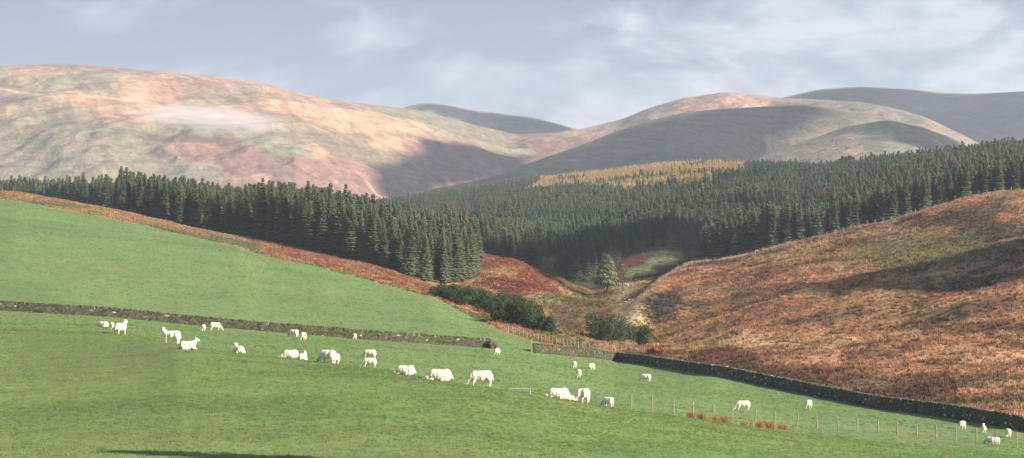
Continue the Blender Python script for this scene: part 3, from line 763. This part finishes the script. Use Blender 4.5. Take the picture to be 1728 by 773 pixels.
# ------------------------------------------------------------------ fences
def fence(name, pts, h, label, seed, rad=.06, wires=True):
    r = np.random.default_rng(seed); e = bpy.data.objects.new(name, None); COL.objects.link(e); e.location = pts[0]; base = np.array(pts[0])
    mb = MB(); hh = h; mb.tube([(0, 0, -.35), (0, 0, hh*.5), (.01, 0, hh)], [rad, rad*.97, rad*.9], 7); pm = mb.mesh('fence_post', M['post']); first = None
    for p in pts:
        if first is None: first = o = link('fence_post', pm, e)
        else: o = first.copy(); COL.objects.link(o)
        o.location = np.array(p)-base; o.rotation_euler = (r.normal(0, .03), r.normal(0, .04), r.uniform(0, 6)); o.scale = (1, 1, r.uniform(.92, 1.06))
    if wires:
        wb = MB()
        for k in (.3, .55, .8, .95):
            wb.tube([np.array(p)-base+[0, 0, h*k] for p in pts], [.006]*len(pts), 3)
        link('wire', wb.mesh('wire', M['wire']), e)
    return tag(e, label, 'fence')
fp_ = []
for u in (1065, 1101, 1137, 1170, 1204, 1236, 1274, 1307, 1345, 1379, 1414, 1447, 1482, 1514, 1547, 1580, 1613, 1648, 1681, 1716, 1752, 1790):
    d = float(ld('D2', u))+3; x = (u-864)/F*d; fp_.append((x, d, float(gz(np.array([x]), np.array([d]))[0])))
fence('wire_fence', fp_, 1.2, 'wooden post and wire fence crossing the lower right pasture', 1, .06)
rp = []
for u in np.arange(1112, 1800, 13.5):
    d = float(ld('G', u))+1.5; x = (u-864)/F*d; rp.append((x, d, float(gz(np.array([x]), np.array([d]))[0])))
fence('wire_fence', rp, 1.25, 'post fence along the crest of the brown moor below the forest', 2, .075)
ep = []
for u in list(np.arange(858, 1040, 6.2)):
    d = float(ld('F', u))+2; x = (u-864)/F*d; ep.append((x, d, float(gz(np.array([x]), np.array([d]))[0])))
fence('wire_fence', ep, 1.1, 'closely spaced post fence on the tan margin above the broken wall', 3, .06)
# gatepost
gp = MB(); gp.box((0, 0, .75), .24, .24, 1.75); gp.tube([(0, 0, 1.62), (0, 0, 1.72)], [.12, .03], 8)
o = link('gatepost', gp.mesh('gatepost', M['post'])); d = wl(897)-.6; x = (897-864)/F*d; o.location = (x, d, float(gz(np.array([x]), np.array([d]))[0])-.1); tag(o, 'squat gatepost at the left end of the short broken wall', 'post')

# ------------------------------------------------------------------ sheep
def ell(bm_, c, r, rot=None):
    m = Matrix.Translation(Vector(c)) @ (rot or Matrix.Identity(4)) @ Matrix.Diagonal((r[0], r[1], r[2], 1))
    bmesh.ops.create_uvsphere(bm_, u_segments=14, v_segments=10, radius=1, matrix=m)
def cap(bm_, a, b, r0, r1, n=7):
    a, b = Vector(a), Vector(b)
    for k in range(n):
        t = k/(n-1); ell(bm_, a.lerp(b, t), [r0+(r1-r0)*t]*3)
def sheep_mesh(pose):
    b = bmesh.new()
    if pose in ('graze', 'stand', 'walk'):
        ell(b, (0, 0, .53), (.46, .225, .235)); ell(b, (-.30, 0, .54), (.24, .225, .235)); ell(b, (.28, 0, .52), (.24, .20, .235)); ell(b, (0, 0, .47), (.36, .21, .2))
        for s in (-1, 1):
            f = .07 if (s > 0 and pose != 'stand') else 0
            cap(b, (.30+f*.3, s*.12, .42), (.31+f, s*.115, .22), .085, .05); cap(b, (.31+f, s*.115, .22), (.30+f*1.2, s*.115, .035), .042, .034)
            cap(b, (-.34, s*.12, .46), (-.40-f*.4, s*.12, .26), .12, .058); cap(b, (-.40-f*.4, s*.12, .26), (-.37-f, s*.12, .035), .044, .034)
        cap(b, (-.50, 0, .58), (-.55, 0, .36), .045, .035)
        if pose == 'stand':
            cap(b, (.38, 0, .60), (.55, 0, .84), .155, .10); cap(b, (.55, 0, .88), (.74, 0, .80), .092, .055)
            for s in (-1, 1): cap(b, (.54, s*.07, .92), (.50, s*.17, .93), .032, .016, 4)
        else:
            cap(b, (.42, 0, .52), (.64, 0, .27), .15, .088); cap(b, (.64, 0, .25), (.80, 0, .08), .086, .05)
            for s in (-1, 1): cap(b, (.64, s*.07, .29), (.60, s*.17, .28), .032, .016, 4)
    else:
        ell(b, (0, 0, .25), (.48, .27, .25)); ell(b, (-.28, 0, .26), (.25, .27, .25)); ell(b, (.26, 0, .26), (.24, .22, .25))
        for s in (-1, 1):
            cap(b, (.34, s*.15, .10), (.52, s*.15, .06), .07, .045); cap(b, (-.30, s*.22, .12), (-.08, s*.27, .06), .10, .05)
        cap(b, (-.50, 0, .28), (-.57, 0, .12), .045, .035)
        if pose == 'lie':
            cap(b, (.34, 0, .34), (.50, 0, .56), .145, .095); cap(b, (.50, 0, .60), (.69, 0, .53), .09, .053)
            for s in (-1, 1): cap(b, (.49, s*.07, .64), (.45, s*.17, .65), .032, .016, 4)
        else:
            cap(b, (.34, 0, .26), (.60, .04, .14), .14, .09); cap(b, (.60, .04, .14), (.79, .05, .07), .086, .05)
            for s in (-1, 1): cap(b, (.60, .04+s*.07, .19), (.56, .04+s*.17, .19), .032, .016, 4)
    me = bpy.data.meshes.new('tmp'); b.to_mesh(me); b.free()
    o = bpy.data.objects.new('tmp', me); COL.objects.link(o)
    md = o.modifiers.new('r', 'REMESH'); md.mode = 'VOXEL'; md.voxel_size = .024
    sm = o.modifiers.new('s', 'SMOOTH'); sm.iterations = 2; sm.factor = .5
    dg = bpy.context.evaluated_depsgraph_get(); out = bpy.data.meshes.new_from_object(o.evaluated_get(dg))
    bpy.data.objects.remove(o); out.name = 'sheep_'+pose
    n = len(out.vertices); co = np.zeros(n*3, np.float32); out.vertices.foreach_get('co', co); co = co.reshape(-1, 3)
    nm = np.zeros(n*3, np.float32); out.vertex_normals.foreach_get('vector', nm) if hasattr(out, 'vertex_normals') else None; nm = nm.reshape(-1, 3)
    hx = .60 if pose != 'lie' else .53
    head = (co[:, 0] > hx) if pose not in ('stand',) else (co[:, 0] > .60)
    leg = (co[:, 2] < .30) & (co[:, 0] < .5) if pose in ('graze', 'stand', 'walk') else np.zeros(n, bool)
    w = (~(head | leg)).astype(float)
    nz = fbm(co[:, 0]*14+co[:, 2]*9, co[:, 1]*14+co[:, 2]*7, 5, 2)
    co = co+nm*(w*nz*.022)[:, None]
    out.vertices.foreach_set('co', co.astype(np.float32).ravel())
    out.materials.clear()
    for k in ('wool', 'skin', 'hoof'): out.materials.append(M[k])
    for pl in out.polygons:
        c = pl.center; hd = head[pl.vertices[0]]; lg = leg[pl.vertices[0]]
        pl.material_index = 2 if (lg and c.z < .05) else 1 if (hd or lg) else 0
        pl.use_smooth = True
    return out
SM = {p: sheep_mesh(p) for p in ('graze', 'stand', 'walk', 'lie', 'rest')}
# u, row of feet, pose, heading (deg; 0 = faces right, 90 = away, 180 = left), scale, nearest depth, label
SH = [
 (174, 552, 'rest', 150, .95, 200, 'leftmost sheep, a small white shape lying below the mossy wall'),
 (191, 556, 'lie', 110, .85, 200, 'small sheep lying just left of the sheep seen from behind near the wall'),
 (203, 566, 'stand', 62, 1.12, 150, 'sheep seen from behind with dark shade beside it, second standing from the left'),
 (290, 581, 'stand', 168, 1.22, 100, 'tall sheep standing side on with raised head left of a lying one'),
 (317, 590, 'lie', 12, .92, 100, 'sheep lying with raised head turned right, touching the tall standing one'),
 (343, 559, 'graze', 100, .92, 250, 'small sheep seen from behind at the mossy wall left of a broader one'),
 (363, 558, 'graze', 20, 1.12, 250, 'sheep side on right under the mossy wall, above the lying pair'),
 (403, 597, 'lie', 118, 1.10, 100, 'lone rounded sheep lying with its head above its back'),
 (496, 569, 'graze', 150, 1.05, 250, 'upper left sheep of the pair grazing close to the mossy wall'),
 (512, 575, 'graze', 80, 1.1, 240, 'lower right sheep of the pair grazing close to the mossy wall'),
 (490, 604, 'rest', 186, 1.15, 100, 'long sheep lying with head down at the left of a lying pair'),
 (511, 608, 'lie', 75, .95, 100, 'round sheep lying at the right rear of a long lying one'),
 (553, 614, 'graze', 150, .92, 100, 'sheep grazing to the left just beside one seen from behind'),
 (568, 615, 'graze', 92, 1.02, 100, 'sheep seen from behind at the right of a grazing one on the crest'),
 (599, 573, 'graze', 85, .85, 250, 'single small sheep seen from behind against the mossy wall'),
 (616, 571, 'rest', 30, .62, 250, 'tiny lamb lying against the mossy wall'),
 (624, 606, 'graze', 168, 1.0, 170, 'upper sheep of two grazing one above the other'),
 (624, 621, 'graze', 176, .92, 130, 'lower sheep of two grazing one above the other'),
 (684, 633, 'rest', 170, .95, 145, 'sheep lying low and half sunk behind the crest of the slope'),
 (742, 643, 'rest', 180, 1.15, 120, 'plump sheep with its legs hidden by the slope left of the largest sheep'),
 (812, 654, 'graze', 182, 1.08, 100, 'largest sheep, grazing side on facing left on the slope'),
 (839, 600, 'graze', 70, 1.0, 270, 'sheep at the field gap by the pale shrub'),
 (942, 673, 'rest', 182, 1.05, 120, 'sheep lying flat facing left on the crest beside a lamb'),
 (962, 676, 'rest', 10, .5, 120, 'small lamb lying by the tail of a resting sheep'),
 (981, 679, 'graze', 70, .9, 120, 'left sheep of two overlapping sheep seen from behind on the crest'),
 (988, 681, 'graze', 84, .98, 120, 'right sheep of two overlapping sheep seen from behind on the crest'),
 (1026, 687, 'graze', 140, .98, 120, 'sheep turned three quarters away at the right end of the crest'),
 (969, 622, 'graze', 92, 1.05, 240, 'upper left sheep of the three casting long shadows'),
 (998, 625, 'graze', 60, 1.05, 240, 'right sheep of the three casting long shadows'),
 (977, 637, 'graze', 90, 1.05, 220, 'lowest sheep of the three casting long shadows'),
 (1090, 644, 'graze', 160, 1.08, 230, 'single sheep grazing midway to the dark wall'),
 (1254, 693, 'graze', 182, 1.12, 240, 'sheep grazing side on above the reddish rushes'),
 (1365, 690, 'graze', 70, 1.05, 240, 'single sheep seen from behind halfway down the dark wall'),
 (1624, 725, 'graze', 62, .98, 242, 'sheep near the dark wall, highest of those at the lower right'),
 (1660, 731, 'stand', 86, .82, 242, 'sheep seen from behind between two others near the dark wall'),
 (1671, 750, 'graze', 140, .8, 232, 'left sheep of the touching pair behind the fence at lower right'),
 (1682, 751, 'graze', 60, .8, 232, 'right sheep of the touching pair behind the fence at lower right'),
 (1701, 738, 'graze', 90, .95, 240, 'rightmost sheep beside the dark wall'),
 (1058, 484, 'stand', 150, .95, 640, 'tiny distant white sheep on the valley track'),
]
for u, y, pose, hd, s, dm, lab in SH:
    p = pick(u, y, dm)
    o = link('sheep', SM[pose]); o.location = (p[0], p[1], p[2]-.02*s); o.rotation_euler = (0, 0, R(hd)); o.scale = (s, s*1.14, s*1.08)
    tag(o, lab, 'sheep', 'sheep grazing and resting on the pasture')

# feed trough
p = pick(877, 662, 110); e = bpy.data.objects.new('feed_trough', None); COL.objects.link(e); e.location = p; e.rotation_euler = (0, 0, R(-4))
tb = MB(); W = 1.1
pr = [(-.14, .20), (-.09, .09), (.09, .09), (.14, .20), (.12, .20), (.075, .11), (-.075, .11), (-.12, .20)]
v = [(sx*W/2, a, b) for sx in (-1, 1) for a, b in pr]
tb.add(v, [[k, (k+1) % 8, 8+(k+1) % 8, 8+k] for k in range(8)]+[[0, 1, 6, 7], [1, 2, 5, 6], [2, 3, 4, 5], [15, 14, 9, 8], [14, 13, 10, 9], [13, 12, 11, 10]])
link('basin', tb.mesh('basin', M['metal']), e)
for sx in (-1, 1):
    lb = MB(); lb.tube([(sx*W*.48, -.12, -.12), (sx*W*.48, -.06, .12)], [.02, .02], 6); lb.tube([(sx*W*.48, .12, -.12), (sx*W*.48, .06, .12)], [.02, .02], 6)
    lb.tube([(sx*W*.48, -.09, .03), (sx*W*.48, .09, .03)], [.015, .015], 6); link('leg', lb.mesh('leg', M['metal']), e)
tag(e, 'low pale feed trough lying on the crest right of the largest sheep', 'trough')

# ------------------------------------------------------------------ grass, tussocks, rushes
def tuft_mesh(name, n, h, spread, w, seed, mat):
    r = np.random.default_rng(seed); V = []; T = []
    for k in range(n):
        a = r.uniform(0, 6.28); x, y = r.normal(0, spread*.4, 2); hh = h*r.uniform(.55, 1.1); lx, ly_ = math.cos(a)*hh*r.uniform(.15, .7), math.sin(a)*hh*r.uniform(.15, .7)
        px, py = -math.sin(a)*w, math.cos(a)*w; i = len(V)
        V += [(x-px, y-py, -.03), (x+px, y+py, -.03), (x+lx*.5+px*.7, y+ly_*.5+py*.7, hh*.62), (x+lx*.5-px*.7, y+ly_*.5-py*.7, hh*.62), (x+lx, y+ly_, hh)]
        T += [[i, i+1, i+2], [i, i+2, i+3], [i+3, i+2, i+4]]
    return mesh_from(name, np.array(V), np.array(T), mat)
tussocks = [tuft_mesh('tussock', 26, .42, .30, .035, 300+k, M['tuft']) for k in range(4)]
shorts = [tuft_mesh('short_grass', 16, .085, .16, .010, 320+k, M['tuft']) for k in range(4)]
def cover_at(x, d):
    u = 864+x/d*F; fu = np.clip(((u-UG[0])/(UG[1]-UG[0])).round().astype(int), 0, nc-1)
    fd = np.clip(((np.log(d)-math.log(DG[0]))/(math.log(DG[1])-math.log(DG[0]))).round().astype(int), 0, nr-1)
    return C[fd, fu], fu, fd
def area_pts(n, u0, u1, d0, d1):
    d = np.sqrt(rng.uniform(d0**2, d1**2, n)); u = rng.uniform(u0, u1, n); return (u-864)/F*d, d, u
# moor, margin and valley tussocks
x, d, u = area_pts(260000, -40, 1780, 230, 1000)
in_moor = (u > 1045) & (d > ld('E', u)+1.2) & (d < ld('G', u)+np.where(u < 1200, 45, 12))
in_marg = (u < 800) & (d > ld('F', u)+.5) & (d < ld('G', u)+8)
in_val = (u >= 800) & (u < 1090) & (d > ld('F', u)+.5) & (d < 790) | (u > 1025) & (u < 1165) & (d > 790) & (d < 1000)
k = in_moor | in_marg | in_val
_, fu0, fd0 = cover_at(x, d); k &= ~(track[fd0, fu0] & (rng.random(len(x)) < .8))
x, d, u = x[k], d[k], u[k]; cc, fu, fd = cover_at(x, d); z = gz(x, d)
print('tussocks', len(x))
s = rng.uniform(.45, 1.25, len(x))*np.where(u < 800, .9, 1.0)*np.clip(.55+.8*(fbm(x/4, d/8, 601, 3)*.5+.5), .4, 1.4)
tint = cc*rng.uniform(.7, 1.7, len(x))[:, None]
scatter('rough_grass', np.stack([x, d, z], 1), np.stack([s*1.15, s*1.15, s], 1), np.stack([x*0, x*0, rng.uniform(0, 6.28, len(x))], 1), rng.integers(0, 4, len(x)), tussocks, tint,
        kind='stuff', label='tan and rust coloured rough grass tussocks over moor and field margins', cat='grass')
# short grass on the near pasture
x, d, u = area_pts(95000, -30, 1760, 84, 215)
x2, d2, u2 = area_pts(90000, -30, 1760, 200, 620); k = d2 < np.where(u2 < 1045, ld('F', u2), ld('E', u2))-.5
x = np.concatenate([x, x2[k]]); d = np.concatenate([d, d2[k]])
z = gz(x, d); cc, _, _ = cover_at(x, d)
pn = fbm(x/3, d/5, 611, 3)*.5+.5
s = rng.uniform(.5, 1.15, len(x))*(.7+.7*pn)*np.where(d > 210, 1.15, .62); tint = cc*rng.uniform(1.1, 1.4, len(x))[:, None]*np.array((.97, 1, 1.05))
dry = rng.random(len(x)) < .02*(pn > .5); tint[dry] = (.30, .25, .13)
scatter('pasture_grass', np.stack([x, d, z], 1), np.stack([s*1.2, s*1.2, s], 1), np.stack([x*0, x*0, rng.uniform(0, 6.28, len(x))], 1), rng.integers(0, 4, len(x)), shorts, tint,
        kind='stuff', label='short green pasture grass on the near slope', cat='grass')
# reddish rush clumps along the fence
for n_, (u, y, w, h, lab) in enumerate([(1166, 705, 14, 12, 'leftmost pale tan rush clump by the lower fence'), (1184, 709, 13, 14, 'tan rush clump second from the left by the lower fence'),
    (1204, 712, 18, 13, 'loose rush clump left of the gap in the rushes by the fence'), (1222, 715, 14, 14, 'upright rush clump next to the fence post, left of the round red one'),
    (1255, 719, 20, 10, 'round red brown rush clump in the gap between the taller ones'), (1283, 722, 16, 13, 'left half of the bright orange rush clumps'),
    (1298, 723, 18, 15, 'tallest bright orange rush clump'), (1320, 725, 18, 10, 'low rush clump at the right end of the row')]):
    p = pick(u, y, 195); s = p[1]/F; r = np.random.default_rng(400+n_)
    me = tuft_mesh('rush_clump', 90, h*s*1.05, w*s*.75, .02, 400+n_, M['rush'])
    o = link('rush_clump', me); o.location = p; o.rotation_euler = (0, 0, r.uniform(0, 6)); tag(o, lab, 'rushes', 'reddish rushes along the lower fence')

# ------------------------------------------------------------------ unseen clouds cut to the hill shadows, plus two added low blockers
mc, nt, b = new_mat('cloud_white'); b.inputs['Base Color'].default_value = (.85, .86, .88, 1)
def cloud(hill_name, poly, alt, seed, label):  # builds the hill clouds and also the two added low blockers
    P = []
    for (u, y) in poly:
        if hill_name == 'plan': xx = (u-864)/F*y; p = np.array([xx, y, float(gz(np.array([xx]), np.array([float(y)]))[0])+4])
        elif hill_name == 'near': p = pick(u, y, 380)
        else: p = hpick(hill_name, u, y) if hill_name else pick(u, y, 800 if y < 600 else 60)
        t = (alt-p[2])/SUN[2]; P.append((p+SUN*t)[:2])
    P = np.array(P); mn = P.min(0)-60; mx = P.max(0)+60; st = (max((mx-mn).max()/130, 6.) if alt > 500 else 2.2 if alt > 350 else 1.1)
    X, Y = np.meshgrid(np.arange(mn[0], mx[0], st), np.arange(mn[1], mx[1], st))
    st0, st_ = st, st; st_ = st if alt > 350 else .5
    Xn = X+fbm(X/(st*14), Y/(st*14), seed, 4)*st_*5; Yn = Y+fbm(X/(st*14), Y/(st*14), seed+50, 4)*st_*5
    ins = inpoly(Xn, Yn, [tuple(p) for p in P]).astype(float)
    h = gsmooth(gsmooth(ins, 3, 0), 3, 1); keep = (h > .42)
    th = np.clip((h-.42)*1.8, 0, 1)*st*3*(1+.5*fbm(X/(st*6), Y/(st*6), seed+9, 3))
    r_, c_ = X.shape; ii, jj = np.meshgrid(np.arange(r_-1), np.arange(c_-1), indexing='ij')
    f = np.stack([ii*c_+jj, ii*c_+jj+1, (ii+1)*c_+jj+1, (ii+1)*c_+jj], -1).reshape(-1, 4); kf = keep.ravel()[f].all(1); f = f[kf]
    if not len(f): print('empty cloud', label); return
    top = np.stack([X, Y, alt+th+1], -1).reshape(-1, 3); bot = np.stack([X, Y, alt-th*.5-1], -1).reshape(-1, 3)
    o = link('cloud', mesh_from('cloud', np.concatenate([top, bot]), [f, f[:, ::-1]+len(top)], mc, True)); tag(o, label, 'cloud', kind='stuff'); return o
CLOUDS = [
 ('plan', [(1375, 541), (1480, 531), (1560, 517), (1620, 518), (1700, 515), (1850, 520), (1850, 462), (1700, 466), (1600, 480), (1500, 506), (1430, 529)], 210, 708, 'low unseen blocker added to shade a strip of the moor'),  # unseen blocker added to cast the dark strip on the moor
 ('plan', [(868, 790), (880, 900), (930, 975), (1000, 1025), (1100, 1075), (1200, 1020), (1300, 1035), (1400, 1070), (1470, 1100), (1470, 1060), (1400, 1000), (1300, 930), (1215, 885), (1168, 905), (1158, 985), (1110, 1000), (1070, 975), (1040, 925), (1005, 860), (980, 805), (972, 700), (925, 680), (900, 740)], 390, 706, 'low unseen blocker added to shade the forest hollow'),  # added blocker standing in for the terrain shade of the hollow
 ('hill_dome', [(650, 338), (800, 308), (870, 285), (1000, 240), (1100, 204), (1200, 187), (1300, 181), (1370, 178), (1420, 188), (1400, 215), (1330, 232), (1300, 262), (1285, 300), (1190, 300), (1110, 305), (1060, 310), (900, 310), (760, 335)], 1900, 701, 'cloud shading the rounded hill'),
 ('back_ridge', [(1300, 190), (1320, 168), (1380, 153), (1450, 148), (1530, 152), (1600, 159), (1650, 160), (1800, 154), (1850, 260), (1650, 265), (1560, 210), (1450, 190)], 1500, 702, 'cloud shading the back ridge'),
 ('hillside', [(620, 290), (700, 275), (735, 248), (800, 255), (850, 262), (905, 250), (940, 262), (860, 300), (760, 325), (640, 335)], 1300, 703, 'cloud shading the side valley'),
 ('far_hill', [(700, 185), (730, 176), (800, 188), (900, 200), (965, 215), (960, 235), (850, 232), (780, 210)], 1500, 704, 'cloud shading the farthest hill'),
 ('low_hill', [(1460, 222), (1470, 208), (1500, 204), (1560, 216), (1620, 236), (1640, 262), (1590, 262), (1530, 240)], 1200, 705, 'cloud shading the low hill top'),
]
for c_ in CLOUDS: cloud(*c_)

# thin mist clinging to the left hill
p = hpick('hillside', 365, 222)
mm = bpy.data.materials.new('mist_air'); mm.use_nodes = True; nt = mm.node_tree; nt.nodes.clear()
out = nt.nodes.new('ShaderNodeOutputMaterial'); vol = nt.nodes.new('ShaderNodeVolumePrincipled'); tc = nt.nodes.new('ShaderNodeTexCoord')
ln = N(nt, 'ShaderNodeVectorMath', operation='LENGTH'); nt.links.new(tc.outputs['Object'], ln.inputs[0])
nz = noise_node(nt, mapping(nt, tc.outputs['Object'], (1.6, 1, 2.2), (0, R(20), 0)), 2.4, 5, .65)
fo = ramp(nt, ln.outputs['Value'], [(0, grey(1)), (.98, grey(0))]); fn = ramp(nt, nz, [(.36, grey(0)), (.62, grey(1))])
mu = N(nt, 'ShaderNodeMath', operation='MULTIPLY'); nt.links.new(fo, mu.inputs[0]); nt.links.new(fn, mu.inputs[1])
m2 = N(nt, 'ShaderNodeMath', operation='MULTIPLY'); nt.links.new(mu.outputs[0], m2.inputs[0]); m2.inputs[1].default_value = .06
nt.links.new(m2.outputs[0], vol.inputs['Density']); vol.inputs['Color'].default_value = (1, .97, .95, 1); vol.inputs['Anisotropy'].default_value = .1
nt.links.new(vol.outputs[0], out.inputs['Volume'])
b_ = bmesh.new(); bmesh.ops.create_icosphere(b_, subdivisions=4, radius=1); me = bpy.data.meshes.new('mist'); b_.to_mesh(me); b_.free(); me.materials.append(mm)
o = link('mist', me); o.location = (p[0], p[1]-70, p[2]+12); o.scale = (95, 60, 17); o.rotation_euler = (0, R(4), 0)
tag(o, 'thin white wisp of mist clinging to the left hillside', 'mist', kind='stuff')

# haze in the air
hm = bpy.data.materials.new('haze_air'); hm.use_nodes = True; nt = hm.node_tree; nt.nodes.clear()
out = nt.nodes.new('ShaderNodeOutputMaterial'); vol = nt.nodes.new('ShaderNodeVolumePrincipled'); nt.links.new(vol.outputs[0], out.inputs['Volume'])
HAZE = 0.85e-4
vol.inputs['Density'].default_value = HAZE; vol.inputs['Color'].default_value = (.78, .87, 1, 1); vol.inputs['Anisotropy'].default_value = .2
hb = MB(); hb.box((0, 4300, (-25+420)/2), 12400, 9600, 445); o = link('haze', hb.mesh('haze', hm)); tag(o, 'pale even haze filling the valley air', 'haze', kind='stuff')

# ------------------------------------------------------------------ sky, sun, camera
w = bpy.data.worlds.new('World'); sc.world = w; w.use_nodes = True; nt = w.node_tree; nt.nodes.clear()
out = nt.nodes.new('ShaderNodeOutputWorld'); bg = nt.nodes.new('ShaderNodeBackground')
sky = nt.nodes.new('ShaderNodeTexSky'); sky.sky_type = 'NISHITA'; sky.sun_disc = False; sky.sun_elevation = SUN_EL; sky.sun_rotation = SUN_AZ; sky.altitude = 250
SKS = .10
tc = nt.nodes.new('ShaderNodeTexCoord'); D = tc.outputs['Generated']
m_ = mapping(nt, D, (1, 1, 2.9), (0, R(-12), 0)); m_2 = mapping(nt, D, (1, 1, 1.7), (0, R(28), 0))
na = noise_node(nt, m_, 13, 8, .6, .5); nb_ = noise_node(nt, m_2, 34, 8, .62, .5)
cov = mixrgb(nt, 'MIX', .34, na, nb_)
sep = N(nt, 'ShaderNodeSeparateXYZ'); nt.links.new(D, sep.inputs[0])
def madd(a, m, c):
    n = N(nt, 'ShaderNodeMath', operation='MULTIPLY_ADD'); nt.links.new(a, n.inputs[0]); n.inputs[1].default_value = m
    if isinstance(c, float): n.inputs[2].default_value = c
    else: nt.links.new(c, n.inputs[2])
    return n.outputs[0]
cc_ = N(nt, 'ShaderNodeClamp'); nt.links.new(madd(sep.outputs['X'], .42, madd(sep.outputs['Z'], -2.7, .105)), cc_.inputs[0]); cc_.inputs[1].default_value = -.085; cc_.inputs[2].default_value = .06
cov2 = N(nt, 'ShaderNodeMath', operation='ADD'); nt.links.new(cov, cov2.inputs[0]); nt.links.new(cc_.outputs[0], cov2.inputs[1])
K = 1/SKS*.46
def kc(r, g, b): return (r*K, g*K, b*K)
ccol = ramp(nt, cov2.outputs[0], [(.42, kc(.23, .29, .43)), (.475, kc(.33, .40, .55)), (.53, kc(.47, .53, .66)), (.60, kc(.74, .77, .83))])
fin = mixrgb(nt, 'MIX', ramp(nt, sep.outputs['Z'], [(.1, grey(.93)), (.6, grey(.55))]), sky.outputs[0], ccol)
nt.links.new(fin, bg.inputs[0]); bg.inputs[1].default_value = SKS; nt.links.new(bg.outputs[0], out.inputs[0])

sl = bpy.data.lights.new('sun', 'SUN'); sl.energy = 4.8; sl.angle = R(.5); sl.color = (1, .89, .76)
so = bpy.data.objects.new('sun', sl); COL.objects.link(so); so.rotation_euler = Vector(-SUN).to_track_quat('-Z', 'Y').to_euler(); so.location = (200, -100, 300)
cd = bpy.data.cameras.new('camera'); cd.sensor_width = 36; cd.lens = 36*F/1728; cd.shift_y = -(386.5-YH)/1728; cd.clip_start = 1; cd.clip_end = 20000
co = bpy.data.objects.new('camera', cd); COL.objects.link(co); co.location = (0, 0, CZ); co.rotation_euler = (R(90), 0, 0); sc.camera = co
vs = sc.view_settings; vs.view_transform = 'Standard'; vs.look = 'None'; vs.gamma = 1; vs.exposure = 1.22
sc.cycles.max_bounces = 5; sc.cycles.volume_bounces = 1; sc.cycles.diffuse_bounces = 2
sc.cycles.use_denoising = True
